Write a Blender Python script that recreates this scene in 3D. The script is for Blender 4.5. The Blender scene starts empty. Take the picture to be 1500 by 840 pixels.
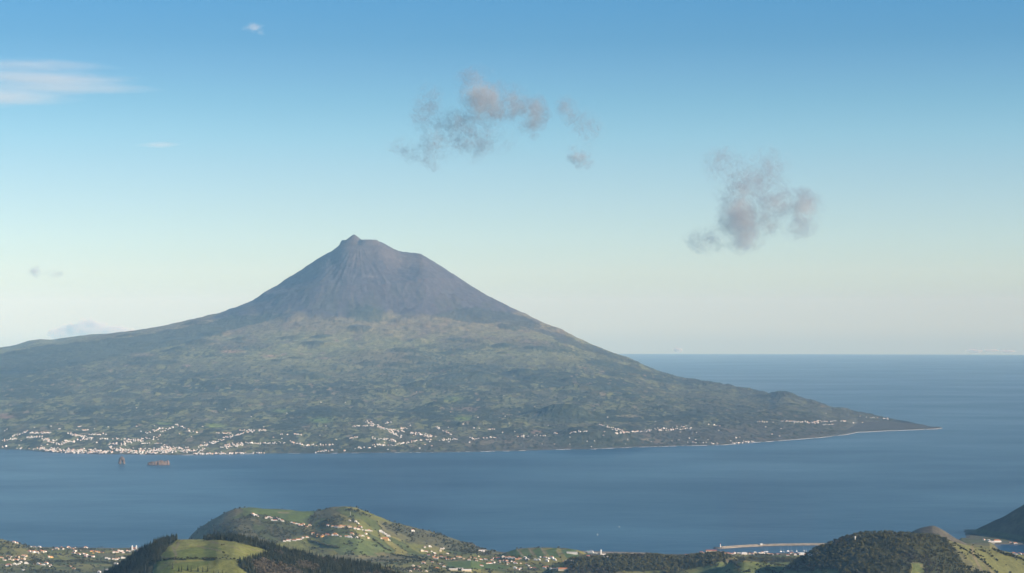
import bpy, math, random
import numpy as np
from mathutils import Vector

R = math.radians
# ------------------------------------------------------------------ camera, sky, sun, exposure
CAM_Z = 1000.0
PITCH = math.atan(50.0 / 2930.0)          # the optical axis points a degree above eye level
scene = bpy.context.scene
cam_data = bpy.data.cameras.new("camera")
cam_data.lens = 36.0 * 2930.0 / 1500.0
cam_data.sensor_width = 36.0
cam_data.clip_start = 1.0
cam_data.clip_end = 600000.0
camera = bpy.data.objects.new("camera", cam_data)
scene.collection.objects.link(camera)
camera.location = (0, 0, CAM_Z)
camera.rotation_euler = (math.pi / 2 + PITCH, 0, 0)
scene.camera = camera

SUN_EL, SUN_AZ = R(23.0), R(109.0)         # azimuth clockwise from the view direction (+Y)
sun_dir = Vector((math.sin(SUN_AZ) * math.cos(SUN_EL), math.cos(SUN_AZ) * math.cos(SUN_EL), math.sin(SUN_EL)))
world = bpy.data.worlds.new("World")
scene.world = world
world.use_nodes = True
wn, wl = world.node_tree.nodes, world.node_tree.links
wn.clear()
w_out = wn.new("ShaderNodeOutputWorld")
w_bg = wn.new("ShaderNodeBackground")
w_bg.inputs["Strength"].default_value = 0.103
sky = wn.new("ShaderNodeTexSky")
sky.sky_type = "NISHITA"
sky.sun_disc = False
sky.sun_elevation = SUN_EL
sky.sun_rotation = SUN_AZ
sky.altitude = 1000.0
sky.air_density = 1.0
sky.dust_density = 0.0
sky.ozone_density = 2.5
# the sea horizon lies a degree below eye level, so the sky starts there too
tc = wn.new("ShaderNodeTexCoord")
addv = wn.new("ShaderNodeVectorMath"); addv.operation = "ADD"; addv.inputs[1].default_value = (0, 0, 0.05)
nrm = wn.new("ShaderNodeVectorMath"); nrm.operation = "NORMALIZE"
sep = wn.new("ShaderNodeSeparateXYZ")
clampz = wn.new("ShaderNodeMath"); clampz.operation = "MAXIMUM"; clampz.inputs[1].default_value = 0.03
comb = wn.new("ShaderNodeCombineXYZ")
grade = wn.new("ShaderNodeValToRGB")
grade.color_ramp.interpolation = "LINEAR"
GRADE = [(0.038, (0.36, 0.40, 0.35)), (0.0465, (0.58, 0.58, 0.42)), (0.0601, (0.73, 0.70, 0.49)), (0.0737, (0.9141, 0.8184, 0.6346)), (0.0906, (0.9365, 0.8745, 0.7214)), (0.1075, (0.8948, 0.8762, 0.76)), (0.1243, (0.8166, 0.8643, 0.7785)), (0.1411, (0.7074, 0.8539, 0.7882)), (0.1577, (0.575, 0.7832, 0.76)), (0.1742, (0.475, 0.7077, 0.745)), (0.1873, (0.385, 0.655, 0.725)), (0.2053, (0.335, 0.645, 0.75)), (0.5, (0.32067, 0.673995, 0.85953)), (1.0, (0.33594, 0.7060900000000001, 0.90046))]
for i, (p, c) in enumerate(GRADE):
    e = grade.color_ramp.elements[i] if i < 2 else grade.color_ramp.elements.new(p)
    e.position = p
    e.color = (*c, 1)
mulc = wn.new("ShaderNodeMix"); mulc.data_type = "RGBA"; mulc.blend_type = "MULTIPLY"; mulc.inputs["Factor"].default_value = 1.0
wl.new(tc.outputs["Generated"], addv.inputs[0]); wl.new(addv.outputs[0], nrm.inputs[0]); wl.new(nrm.outputs[0], sep.inputs[0])
wl.new(sep.outputs[0], comb.inputs[0]); wl.new(sep.outputs[1], comb.inputs[1]); wl.new(sep.outputs[2], clampz.inputs[0]); wl.new(clampz.outputs[0], comb.inputs[2])
wl.new(comb.outputs[0], sky.inputs[0]); wl.new(clampz.outputs[0], grade.inputs[0])
wl.new(sky.outputs[0], mulc.inputs["A"]); wl.new(grade.outputs[0], mulc.inputs["B"])
wl.new(mulc.outputs["Result"], w_bg.inputs["Color"]); wl.new(w_bg.outputs[0], w_out.inputs["Surface"])

sun_data = bpy.data.lights.new("sun", "SUN")
sun_data.energy = 5.0
sun_data.angle = R(0.53)
sun_data.color = (1.0, 0.865, 0.72)
sun = bpy.data.objects.new("sun", sun_data)
scene.collection.objects.link(sun)
sun.rotation_euler = sun_dir.to_track_quat("Z", "Y").to_euler()
sun.location = (3000, -3000, 4000)

scene.view_settings.view_transform = "Standard"
scene.view_settings.look = "None"
scene.view_settings.gamma = 1.0
scene.view_settings.use_curve_mapping = False
scene.view_settings.exposure = 0.8
scene.cycles.use_denoising = True
scene.cycles.use_adaptive_sampling = False
scene.cycles.volume_bounces = 0
scene.cycles.max_bounces = 6
scene.cycles.diffuse_bounces = 2
scene.cycles.glossy_bounces = 2
scene.cycles.transparent_max_bounces = 16
scene.cycles.volume_max_steps = 512

# ------------------------------------------------------------------ helpers
RE2 = 2 * 7300000.0                         # twice the earth's radius, stretched for refraction
def drop(r2): return r2 / RE2
def ray(px, py):
    """azimuth and slope (rise per metre of ground distance) of a sight line; coordinates of the 1500 x 840 frame"""
    px = np.asarray(px, float); py = np.asarray(py, float)
    u = 420.0 - py
    fwd = 2930.0 * math.cos(PITCH) - u * math.sin(PITCH)
    up = u * math.cos(PITCH) + 2930.0 * math.sin(PITCH)
    x = px - 750.0
    return np.arctan2(x, fwd), up / np.hypot(x, fwd)
def to_frame(x, y, z):
    x = np.asarray(x, float)
    d = y * math.cos(PITCH) + (z - CAM_Z) * math.sin(PITCH)
    v = -y * math.sin(PITCH) + (z - CAM_Z) * math.cos(PITCH)
    d = np.where(d < 1, 1, d)
    return 750 + 2930 * x / d, 420 - 2930 * v / d
def sstep(a, b, x):
    t = np.clip((x - a) / (b - a), 0, 1)
    return t * t * (3 - 2 * t)
def _hash(ix, iy, seed):
    h = (ix.astype(np.int64) * 374761393 + iy.astype(np.int64) * 668265263 + seed * 1274126177) & 0xFFFFFFFF
    h = ((h ^ (h >> 13)) * 1274126177) & 0xFFFFFFFF
    h = ((h ^ (h >> 16)) * 2246822519) & 0xFFFFFFFF
    return ((h ^ (h >> 15)) & 0xFFFFFF) / float(0xFFFFFF)
def noise(x, y, scale, seed=0):
    x = x / scale; y = y / scale
    ix = np.floor(x); iy = np.floor(y)
    fx = x - ix; fy = y - iy
    sx = fx * fx * fx * (fx * (fx * 6 - 15) + 10); sy = fy * fy * fy * (fy * (fy * 6 - 15) + 10)
    def g(dx, dy):
        a = _hash(ix + dx, iy + dy, seed) * 2 * math.pi
        return np.cos(a) * (fx - dx) + np.sin(a) * (fy - dy)
    a = g(0, 0); b = g(1, 0); c = g(0, 1); d = g(1, 1)
    return ((a + (b - a) * sx) * (1 - sy) + (c + (d - c) * sx) * sy) * 1.5
def fbm(x, y, scale, octaves=4, seed=0, gain=0.5):
    s = 0; amp = 1.0; tot = 0
    for k in range(octaves):
        s = s + amp * noise(x, y, scale / 2 ** k, seed + 17 * k); tot += amp; amp *= gain
    return s / tot * 1.6
def cells(x, y, scale, seed=0):
    """random value per irregular cell and the distance to the cell's border"""
    x = x / scale; y = y / scale
    ix = np.floor(x); iy = np.floor(y)
    d1 = np.full(x.shape, 9.0); d2 = np.full(x.shape, 9.0); val = np.zeros(x.shape)
    for dx in (-1, 0, 1):
        for dy in (-1, 0, 1):
            cx = ix + dx; cy = iy + dy
            ox = cx + 0.1 + 0.8 * _hash(cx, cy, seed); oy = cy + 0.1 + 0.8 * _hash(cx, cy, seed + 5)
            d = np.hypot(ox - x, oy - y)
            v = _hash(cx, cy, seed + 9)
            near = d < d1
            d2 = np.where(near, d1, np.minimum(d2, d))
            val = np.where(near, v, val); d1 = np.where(near, d, d1)
    return val, d2 - d1
def in_poly(px, py, poly):
    inside = np.zeros(px.shape, bool)
    n = len(poly)
    for i in range(n):
        x0, y0 = poly[i]; x1, y1 = poly[(i + 1) % n]
        if y0 == y1: continue
        c = ((y0 > py) != (y1 > py)) & (px < (x1 - x0) * (py - y0) / (y1 - y0) + x0)
        inside ^= c
    return inside
def new_mesh(name, verts, faces, mats=(), fmat=None, smooth=False, cols=None):
    """verts (n,3), faces (m,3 or 4) arrays -> mesh data"""
    me = bpy.data.meshes.new(name)
    verts = np.asarray(verts, np.float32); faces = np.asarray(faces, np.int32)
    k = faces.shape[1]
    me.vertices.add(len(verts)); me.vertices.foreach_set("co", verts.ravel())
    me.loops.add(faces.size); me.loops.foreach_set("vertex_index", faces.ravel())
    me.polygons.add(len(faces)); me.polygons.foreach_set("loop_start", np.arange(0, faces.size, k, dtype=np.int32))
    for m in mats: me.materials.append(m)
    if fmat is not None: me.polygons.foreach_set("material_index", np.asarray(fmat, np.int32))
    if smooth: me.polygons.foreach_set("use_smooth", np.ones(len(faces), bool))
    if cols is not None:
        a = me.color_attributes.new("cover", "FLOAT_COLOR", "POINT")
        c = np.ones((len(verts), 4), np.float32); c[:, :cols.shape[1]] = cols
        a.data.foreach_set("color", c.ravel())
    me.update(calc_edges=True)
    return me
def link(name, me, parent=None, **props):
    o = bpy.data.objects.new(name, me)
    scene.collection.objects.link(o)
    if parent is not None: o.parent = parent
    for k, v in props.items(): o[k] = v
    return o
def material(name, rough=0.9, color=None, spec=0.2):
    m = bpy.data.materials.new(name); m.use_nodes = True
    b = m.node_tree.nodes["Principled BSDF"]
    b.inputs["Roughness"].default_value = rough
    b.inputs["Specular IOR Level"].default_value = spec
    if color: b.inputs["Base Color"].default_value = (*color, 1)
    return m, m.node_tree.nodes, m.node_tree.links, b
def mottled(name, c1, c2, scale, rough=0.9, spec=0.2, detail=3):
    m, n, l, b = material(name, rough, spec=spec)
    t = n.new("ShaderNodeTexCoord"); ns = n.new("ShaderNodeTexNoise"); ns.inputs["Scale"].default_value = scale; ns.inputs["Detail"].default_value = detail
    cr = n.new("ShaderNodeValToRGB"); cr.color_ramp.elements[0].position = 0.35; cr.color_ramp.elements[1].position = 0.65
    cr.color_ramp.elements[0].color = (*c1, 1); cr.color_ramp.elements[1].color = (*c2, 1)
    l.new(t.outputs["Object"], ns.inputs["Vector"]); l.new(ns.outputs["Fac"], cr.inputs["Fac"]); l.new(cr.outputs["Color"], b.inputs["Base Color"])
    return m
def per_object(name, palette, rough=0.85, spec=0.15, mottle=0.0, mscale=0.2):
    """a material whose colour is picked from a palette, one per object"""
    m, n, l, b = material(name, rough, spec=spec)
    oi = n.new("ShaderNodeObjectInfo"); cr = n.new("ShaderNodeValToRGB"); cr.color_ramp.interpolation = "CONSTANT"
    k = len(palette)
    for i, c in enumerate(palette):
        e = cr.color_ramp.elements[i] if i < 2 else cr.color_ramp.elements.new(i / k)
        e.position = i / k; e.color = (*c, 1)
    l.new(oi.outputs["Random"], cr.inputs["Fac"])
    l.new(cr.outputs["Color"], b.inputs["Base Color"])
    return m
def cover_material(name, nscale, amount, bump_scale=None, bump=0.0, rough=0.95):
    """ground cover colours of the terrain, broken up by fine noise"""
    m, n, l, b = material(name, rough, spec=0.1)
    at = n.new("ShaderNodeAttribute"); at.attribute_name = "cover"
    geo = n.new("ShaderNodeNewGeometry"); ns = n.new("ShaderNodeTexNoise")
    ns.inputs["Scale"].default_value = nscale; ns.inputs["Detail"].default_value = 5; ns.inputs["Roughness"].default_value = 0.65
    mr = n.new("ShaderNodeMapRange"); mr.inputs["From Min"].default_value = 0.25; mr.inputs["From Max"].default_value = 0.75
    mr.inputs["To Min"].default_value = 1 - amount; mr.inputs["To Max"].default_value = 1 + amount
    vm = n.new("ShaderNodeVectorMath"); vm.operation = "SCALE"
    l.new(geo.outputs["Position"], ns.inputs["Vector"]); l.new(ns.outputs["Fac"], mr.inputs["Value"])
    l.new(at.outputs["Color"], vm.inputs[0]); l.new(mr.outputs[0], vm.inputs["Scale"]); l.new(vm.outputs[0], b.inputs["Base Color"])
    if bump:
        ns2 = n.new("ShaderNodeTexNoise"); ns2.inputs["Scale"].default_value = bump_scale; ns2.inputs["Detail"].default_value = 4
        bp = n.new("ShaderNodeBump"); bp.inputs["Strength"].default_value = 1.0; bp.inputs["Distance"].default_value = bump
        l.new(geo.outputs["Position"], ns2.inputs["Vector"]); l.new(ns2.outputs["Fac"], bp.inputs["Height"]); l.new(bp.outputs[0], b.inputs["Normal"])
    return m
class Fan:
    """a terrain sheet on an azimuth x distance grid round the island's high point"""
    def __init__(s, az, rr, alt_fn):
        s.az, s.rr = az, rr
        s.A, s.RR = np.meshgrid(az, rr)
        s.X = np.sin(s.A) * s.RR; s.Y = np.cos(s.A) * s.RR
        s.alt = alt_fn(s.A, s.RR, s.X, s.Y)
    def finish(s):
        s.Z = s.alt - drop(s.RR ** 2)
        return s
    def sample(s, az, r, arr=None):
        arr = s.Z if arr is None else arr
        i = np.clip(np.interp(az, s.az, np.arange(len(s.az))), 0, len(s.az) - 1.001)
        j = np.clip(np.interp(r, s.rr, np.arange(len(s.rr))), 0, len(s.rr) - 1.001)
        i0 = i.astype(int) if hasattr(i, "astype") else int(i); j0 = j.astype(int) if hasattr(j, "astype") else int(j)
        fi = i - i0; fj = j - j0
        return (arr[j0, i0] * (1 - fi) + arr[j0, i0 + 1] * fi) * (1 - fj) + (arr[j0 + 1, i0] * (1 - fi) + arr[j0 + 1, i0 + 1] * fi) * fj
    def height(s, x, y): return s.sample(np.arctan2(x, y), np.hypot(x, y))
    def hit(s, px, py, rmin=0):
        """where the sight line meets this terrain (or the sea): x, y, z"""
        a, sl = ray(px, py); a = float(a); sl = float(sl)
        i = int(np.clip(np.searchsorted(s.az, a), 0, len(s.az) - 1))
        z = np.maximum(s.Z[:, i], -drop(s.rr ** 2))
        below = (CAM_Z + sl * s.rr <= z) & (s.rr > rmin)
        if not below.any():
            return None
        j = int(np.argmax(below)); r0, r1 = s.rr[j - 1], s.rr[j]
        e0 = CAM_Z + sl * r0 - z[j - 1]; e1 = CAM_Z + sl * r1 - z[j]
        t = e0 / max(e0 - e1, 1e-6) if e0 > 0 else 1
        r = r0 + (r1 - r0) * min(max(t, 0), 1)
        return r * math.sin(a), r * math.cos(a), float(s.sample(np.array(a), np.array(r)))
    def visible_max(s):
        sl = (s.Z - CAM_Z) / s.RR
        return np.maximum.accumulate(sl, axis=0)
    def mesh(s, name, mat, cols, wrap=False):
        nj, ni = s.Z.shape
        v = np.stack([s.X, s.Y, s.Z], -1).reshape(-1, 3)
        idx = np.arange(nj * ni).reshape(nj, ni)
        a, b, c, d = idx[:-1, :-1], idx[:-1, 1:], idx[1:, 1:], idx[1:, :-1]
        f = np.stack([a, d, c, b], -1).reshape(-1, 4)
        if wrap:
            a, b, c, d = idx[:-1, -1], idx[:-1, 0], idx[1:, 0], idx[1:, -1]
            f = np.concatenate([f, np.stack([a, d, c, b], -1)])
        return new_mesh(name, v, f, [mat], smooth=True, cols=cols.reshape(-1, cols.shape[-1]))

# ------------------------------------------------------------------ the near island: ground under the camera down to the coast
DEG = math.pi / 180
def crest(points, default_range=None):
    p = np.array([q[:2] for q in points], float)
    rr = np.array([q[2] if len(q) > 2 else default_range for q in points], float)
    a, sl = ray(p[:, 0], p[:, 1])
    alt = CAM_Z + sl * rr + drop(rr ** 2)
    return a, alt, rr
def smooth1(a, v, aa, w=0.0012):
    """interpolate with rounded corners"""
    return (np.interp(aa - w, a, v) + 2 * np.interp(aa, a, v) + np.interp(aa + w, a, v)) / 4
HILLS = {
    # points are (frame x, frame y[, distance]); slope towards us, slope away, rounding of the top
    "headland": ([(240, 860), (262, 822), (270, 800), (278, 785), (290, 773), (310, 760), (330, 750), (345, 744.5), (370, 743.5), (400, 746), (430, 748.5), (455, 749.5), (470, 747), (485, 743), (500, 741.5), (522, 742.5), (545, 752), (570, 763), (600, 772), (650, 785), (680, 796), (705, 806), (740, 822)], 8700, .17, .9, 30),
    "near_hill": ([(0, 905), (60, 880), (100, 866), (140, 852), (165, 840), (200, 817), (230, 799), (250, 792.5), (275, 790), (300, 789), (320, 785), (345, 785), (380, 795), (420, 807), (460, 816), (500, 824), (540, 832), (580, 840), (620, 850), (700, 872), (900, 940)], 5000, .2, .35, 60),
    "wooded_rise": ([(780, 850), (810, 828), (840, 819), (870, 817), (900, 815), (950, 816), (1000, 817), (1030, 814), (1050, 811), (1075, 817), (1110, 827), (1150, 838), (1200, 860)], 7250, .2, .35, 40),
    "green_slope": ([(1040, 850), (1070, 822), (1090, 817), (1110, 823), (1140, 830), (1180, 836), (1210, 845), (1250, 870)], 7000, .18, .4, 40),
    "cone": ([(1110, 870), (1150, 834), (1165, 825), (1180, 817), (1200, 806), (1230, 792.5), (1260, 784), (1290, 781), (1310, 781), (1340, 784), (1365, 786), (1385, 791), (1410, 797), (1440, 803), (1470, 809), (1500, 816), (1560, 838), (1640, 870)], 6900, .42, .5, 45),
    "burnt_hill": ([(1300, 806), (1318, 794), (1335, 779), (1350, 773.5), (1366, 770), (1376, 773), (1390, 782), (1405, 791), (1425, 802), (1440, 812)], 8800, .55, .6, 18),
    "guide_hill": ([(1400, 806), (1412, 787), (1425, 778), (1440, 771), (1455, 763.5), (1470, 757), (1485, 748.5), (1500, 740), (1530, 722), (1580, 715), (1650, 740), (1700, 800)], 9750, .36, .6, 30),
    "terraces": ([(715, 822), (733, 814), (740, 810), (757, 804.5), (775, 803), (800, 802), (830, 804), (850, 808), (870, 815)], 8300, .14, .35, 20),
    "left_knoll": ([(-80, 800), (-30, 788), (0, 790.5), (20, 794.5), (38, 800), (60, 806), (90, 816), (140, 845)], 8450, .12, .3, 30),
}
def sea_r(px, py):
    """distance at which a sight line meets the curved sea"""
    _, sl = ray(px, py)
    b_ = -sl * RE2
    return (b_ - np.sqrt(b_ * b_ - 4 * CAM_Z * RE2)) / 2
cn = np.array([(-60, 799), (0, 800), (60, 801.5), (170, 803), (240, 802), (300, 797), (480, 793), (690, 795), (705, 804), (735, 809), (860, 811), (1000, 812), (1040, 808), (1060, 809.5), (1200, 811), (1240, 809), (1320, 800), (1396, 797), (1408, 788), (1450, 789), (1457, 799), (1464, 806), (1480, 809.5), (1500, 811), (1560, 812)], float)
coast_az = np.concatenate([[-3.15, -.5], ray(cn[:, 0], cn[:, 1])[0], [.5, 3.15]])
coast_r = np.concatenate([[8900, 9000], sea_r(cn[:, 0], cn[:, 1]), [8900, 8900]])
base_d = np.array([-3000, -600, -200, 0, 60, 300, 800, 1500, 2200, 3000, 4000, 5000, 6000, 7800, 8690, 8850, 8950.])
base_h = np.array([-300, -120, -45, -1.0, 4, 13, 33, 82, 130, 195, 290, 400, 545, 790, 955, 985, 998.3])
def near_alt(A, RR, X, Y):
    c = np.interp(A, coast_az, coast_r) + 12 * fbm(X, Y, 260, 3, 3)
    d = 8900 + (c - 8900) * sstep(5000, 6800, RR) - RR
    base = np.interp(d, base_d, base_h)
    out = base
    k = 9.0
    for name, (pts, r0, sf, sb, w) in HILLS.items():
        a, alt, rr = crest(pts, r0)
        ca = smooth1(a, alt, A); cr_ = np.interp(A, a, rr)
        if name == "cone": cr_ = np.interp(A, [a[0], a[5], a[9], a[15], a[17]], [6800, 6850, 6900, 7200, 7300])
        if name == "cone":
            aa, sl = ray(np.array([p[0] for p in pts]), np.array([p[1] for p in pts]))
            sl = smooth1(aa, sl, A); ca = CAM_Z + sl * cr_ + drop(cr_ ** 2)
        dr = RR - cr_
        fall = np.where(dr < 0, sf, sb) * (np.sqrt(dr * dr + w * w) - w)
        h = ca - fall
        if name == "near_hill":
            h = np.where(dr < 0, ca - 0.10 * np.minimum(-dr, 260) - 0.27 * np.maximum(-dr - 260, 0) , h)
        h = np.where((A < a[0]) | (A > a[-1]), -200, h)
        h = np.where(np.abs(dr) > 2500, -300, h)
        out = 0.5 * (out + h + np.sqrt((out - h) ** 2 + k * k)) - 0.0
        out = np.where(h < np.maximum(base, 0) - 60, np.maximum(out - 0.0, base), out)
    # flat apron with the bay's village under the guide hill
    front = sea_r(np.array([1400., 1430, 1470, 1500, 1600]), np.array([798., 797.5, 797.5, 798, 800]))
    fr = np.interp(A, ray(np.array([1400., 1430, 1470, 1500, 1600]), 797)[0], front) + 10 * fbm(X, Y, 120, 2, 91)
    left_px = np.interp(RR, [9000, 9150, 9350, 9700], [1428, 1426, 1420, 1415])
    inside = (np.tan(A) * 2945 + 750 - left_px) * 3.2
    dap = np.minimum(np.minimum(RR - fr, 9900 - RR), inside + 8 * fbm(X, Y, 60, 2, 92))
    out = np.maximum(out, np.where(np.abs(A - .25) < .06, np.clip(dap * .22, -40, 4) + .03 * np.maximum(dap - 20, 0), -40))
    land = sstep(-2, 15, out)
    steep = sstep(40, 160, out)
    out = out + land * (6 * fbm(X, Y, 420, 4, 11) * (0.4 + steep) + 1.6 * fbm(X, Y, 70, 3, 23))
    # ravines and terraces on the slopes
    out = out + land * steep * 5 * (np.abs(fbm(X * 1.0, Y * .5, 300, 3, 31)) - 0.25)
    out = np.where(RR < 3000, base, out)
    out = np.where(RR < 60, np.minimum(out, 998.3 - 0.001 * RR), out)
    return out
az_in = np.linspace(-15.2, 15.2, 1500) * DEG
az_out_l = np.concatenate([np.linspace(-180, -40, 70)[0:], np.linspace(-38, -15.6, 70)]) * DEG
az_near = np.concatenate([az_out_l, az_in, -az_out_l[::-1][:-1]])
rr_near = np.concatenate([[2, 20, 60], np.linspace(150, 4000, 60), np.linspace(4030, 4300, 10), np.arange(4310, 5400, 7), np.arange(5405, 6300, 25), np.arange(6320, 9100, 7), np.arange(9105, 9950, 8), np.linspace(9970, 11500, 25)]).astype(float)
near = Fan(az_near, rr_near, near_alt).finish()

# ------------------------------------------------------------------ the volcano island across the channel
SKYLINE = [(-700, 545), (-300, 525), (0, 510), (20, 506), (45, 498), (60, 496.5), (78, 498), (90, 496), (100, 494.5), (130, 492), (160, 489), (200, 484.5), (230, 480), (260, 474), (290, 467), (320, 460), (345, 451), (372, 440), (380, 434), (400, 421), (420, 408), (440, 396), (455, 387), (470, 377), (480, 371), (490, 365), (494, 362), (496, 356), (499, 353.5), (507, 351), (512, 348), (516, 344.5), (519, 343.5), (523, 346), (528, 349.5), (533, 352), (544, 352), (550, 351.5), (557, 353), (566, 359), (575, 364), (585, 368.5), (600, 371), (610, 372), (618, 374), (628, 380), (640, 386.5), (650, 393), (665, 403), (680, 413), (700, 425), (720, 436), (740, 447), (760, 457), (780, 466), (800, 475), (825, 486), (850, 497), (875, 507), (900, 517), (925, 528), (950, 538), (975, 546), (1000, 552.5), (1025, 557), (1050, 561), (1080, 567), (1110, 573), (1128, 576), (1140, 574.5), (1155, 577), (1170, 582.5), (1200, 590), (1222, 596.5), (1232, 597.5), (1250, 602), (1280, 608), (1300, 612), (1330, 618), (1350, 622), (1370, 626), (1381, 628)]
SHORE = [(-700, 655), (-300, 657), (0, 658.5), (30, 659), (60, 662), (100, 664.5), (150, 665.5), (200, 666), (260, 667), (330, 666), (400, 664.5), (480, 664.5), (560, 663.5), (640, 663), (700, 662), (760, 660.5), (820, 658.5), (870, 658), (930, 655.5), (1000, 653.5), (1060, 652), (1110, 648), (1150, 645.5), (1200, 641.5), (1240, 637), (1256, 633.5), (1300, 631.5), (1340, 630), (1370, 628.6), (1381, 627.6)]
SUM_AZ, _ = ray(522, 345); SUM_AZ = float(SUM_AZ); SUM_R = 30000.0
SX, SY = SUM_R * math.sin(SUM_AZ + 4 / 2930), SUM_R * math.cos(SUM_AZ)
prof_r = np.array([0, 230, 320, 520, 700, 1177, 1690, 2200, 2700, 3500, 5000, 7000, 9500, 12000, 14500, 17000, 30000.])
prof_h = np.array([2255, 2255, 2215, 2100, 2060, 1830, 1510, 1262, 1065, 870, 650, 440, 255, 130, 40, 5, -400.])
sk = np.array(SKYLINE); sk_az, sk_sl = ray(sk[:, 0], sk[:, 1])
low = np.array([q for q in SKYLINE if q[0] <= 480] + [(488, 367.5), (496, 361.5), (504, 356.5), (514, 354), (535, 353.5), (557, 354)] + [q for q in SKYLINE if q[0] > 560], float)
lo_az, lo_sl = ray(low[:, 0], low[:, 1])     # the same crest without the pinnacle and the crater rim, which are added on top
sk_r = np.interp(sk[:, 0], [-700, 0, 300, 440, 600, 700, 850, 1000, 1150, 1300, 1381], [34000, 33500, 31500, 30000, 30000, 29300, 27600, 25200, 23000, 20800, 19250])
sh = np.array(SHORE); sh_az, sh_sl = ray(sh[:, 0], sh[:, 1])
b_ = -sh_sl * RE2; sh_r = (b_ - np.sqrt(b_ * b_ - 4 * CAM_Z * RE2)) / 2        # distance where the sight line meets the curved sea
VENTS = [(565, 524, 620, 95), (540, 457, 260, 45), (690, 556, 380, 75), (668, 545, 300, 45), (650, 560, 260, 40), (792, 552, 260, 45), (850, 570, 200, 60), (885, 568, 220, 40), (895, 533, 330, 40), (822, 607, 330, 85), (838, 612, 280, 55), (872, 640, 420, 85), (765, 530, 300, 25), (443, 545, 230, 40), (455, 552, 180, 30), (478, 506, 240, 20), (550, 573, 380, 35), (575, 576, 260, 30), (584, 471, 120, 30), (596, 470, 120, 30), (665, 482, 140, 28), (612, 500, 110, 22), (405, 507, 140, 20), (1140, 578, 300, 35), (820, 556, 180, 30), (935, 552, 200, 25), (720, 470, 260, 20), (700, 460, 220, 25), (500, 540, 160, 18), (346, 507, 120, 14), (430, 564, 260, 15), (1230, 600, 160, 15), (760, 575, 300, 30), (960, 590, 300, 25), (640, 600, 300, 25), (300, 560, 260, 20), (380, 590, 260, 18), (180, 560, 300, 25), (90, 560, 260, 20)]
def pico_base(X, Y, A, RR):
    dx, dy = X - SX, Y - SY
    rho = np.hypot(dx, dy)
    ang = np.arctan2(dx, -dy)
    rr = rho * (1 + 0.05 * np.sin(ang * 3 + 1) * sstep(400, 3000, rho))
    h = np.interp(rr, prof_r, prof_h)
    h = (h + np.interp(rr * 1.04 - 15, prof_r, prof_h) + np.interp(rr * 0.96 + 15, prof_r, prof_h)) / 3
    # the long highland running off to the left behind the cone
    ux, uy = -0.93, 0.37
    t = dx * ux + dy * uy; s = -dx * uy + dy * ux
    s = dx * uy - dy * ux
    ridge = np.interp(t, [-3000, 0, 2500, 5000, 9000, 14000, 30000], [0, 700, 900, 820, 740, 700, 600]) * np.exp(-(np.abs(s) / 5200) ** 1.6)
    k = 90.0
    h = 0.5 * (h + ridge + np.sqrt((h - ridge) ** 2 + k * k)) - k * 0.2 * np.exp(-rho / 4000)
    return h, rho, ang
def pico_alt(A, RR, X, Y):
    h, rho, ang = pico_base(X, Y, A, RR)
    c = np.interp(A, sh_az, sh_r)
    c = c + 22 * fbm(X, Y, 500, 4, 71)
    past = sstep(sh_az[-1] - 0.0002, sh_az[-1] + 0.0006, A)
    d = RR - c
    ramp = np.where(d > 0, 5 + 0.075 * d + 3.0e-6 * d * d, 0.25 * d)
    k = 12.0
    low = 0.5 * (h + ramp - np.sqrt((h - ramp) ** 2 + k * k))
    h = np.where(d > 0, np.maximum(low, np.minimum(d * .2, 5)), ramp)
    # skyline: lift or lower the crest of the land to where it stands
    want = CAM_Z + np.interp(A, lo_az, lo_sl) * RR + drop(RR ** 2)
    rs = np.interp(A, sk_az, sk_r)
    sig = np.interp(A, [sk_az[0], SUM_AZ - .06, SUM_AZ - .03, SUM_AZ - 0.012, SUM_AZ + .012, SUM_AZ + .04, SUM_AZ + .12, sk_az[-1]], [3500, 3000, 1700, 1300, 1300, 1700, 3500, 2500])
    beyond = np.interp(A, [SUM_AZ + .02, SUM_AZ + .12, sk_az[-1]], [0.03, 0.15, 0.3])
    h = h - beyond * np.maximum(RR - rs - 250, 0)
    for _ in range(5):
        over = np.where(np.abs(RR - rs) < 1.6 * sig + 600, h - want, -9999)
        m = over.max(axis=0)
        kk = np.exp(-(np.arange(-30, 31) / 9.0) ** 2); kk /= kk.sum()
        m = np.convolve(np.pad(m, 30, mode="edge"), kk, mode="valid")
        wgt = np.exp(-((RR - rs) / sig) ** 2) * sstep(0, 700, d)
        h = h - m[None, :] * wgt
    for (px_, off, top, rad, slope) in ((518.5, 0, 2353, 3, .80), (540, 60, 2267, 125, 1.0), (504, -50, 2268, 36, 2.2), (512, -20, 2262, 40, 1.2)):
        cx = SY * math.tan(float(ray(px_, 350)[0])); cy = SY - off
        q_ = np.hypot(X - cx, Y - cy)
        hc = top - slope * (np.sqrt(np.maximum(q_ - rad, 0) ** 2 + 100) - 10)
        h = np.where(h > 1900, 0.5 * (h + hc + np.sqrt((h - hc) ** 2 + 60)) , h)
    h = np.where((d > 0) & (RR < rs + 200), np.maximum(h, np.minimum(.08 * d, 5)), h)
    # texture: gullies down the cone, lava swells, side vents
    cone = sstep(900, 1400, h) * sstep(200, 700, rho)
    gully = np.abs(noise(ang * 1000, rho * .12, 70, 5)) + 0.5 * np.abs(noise(ang * 1000, rho * .2, 28, 6))
    h = h + cone * (gully - 0.45) * 10 + cone * 6 * fbm(X, Y, 110, 3, 47)
    mid = sstep(0, 80, h) * (1 - sstep(2000, 2300, h))
    h = h + mid * (20 * fbm(X, Y, 900, 5, 41) + 7 * fbm(X, Y, 160, 3, 43)) * (1 - 0.5 * sstep(1900, 2200, h))
    return h * (1 - past) - 60 * past * sstep(0, 1, past)
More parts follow.
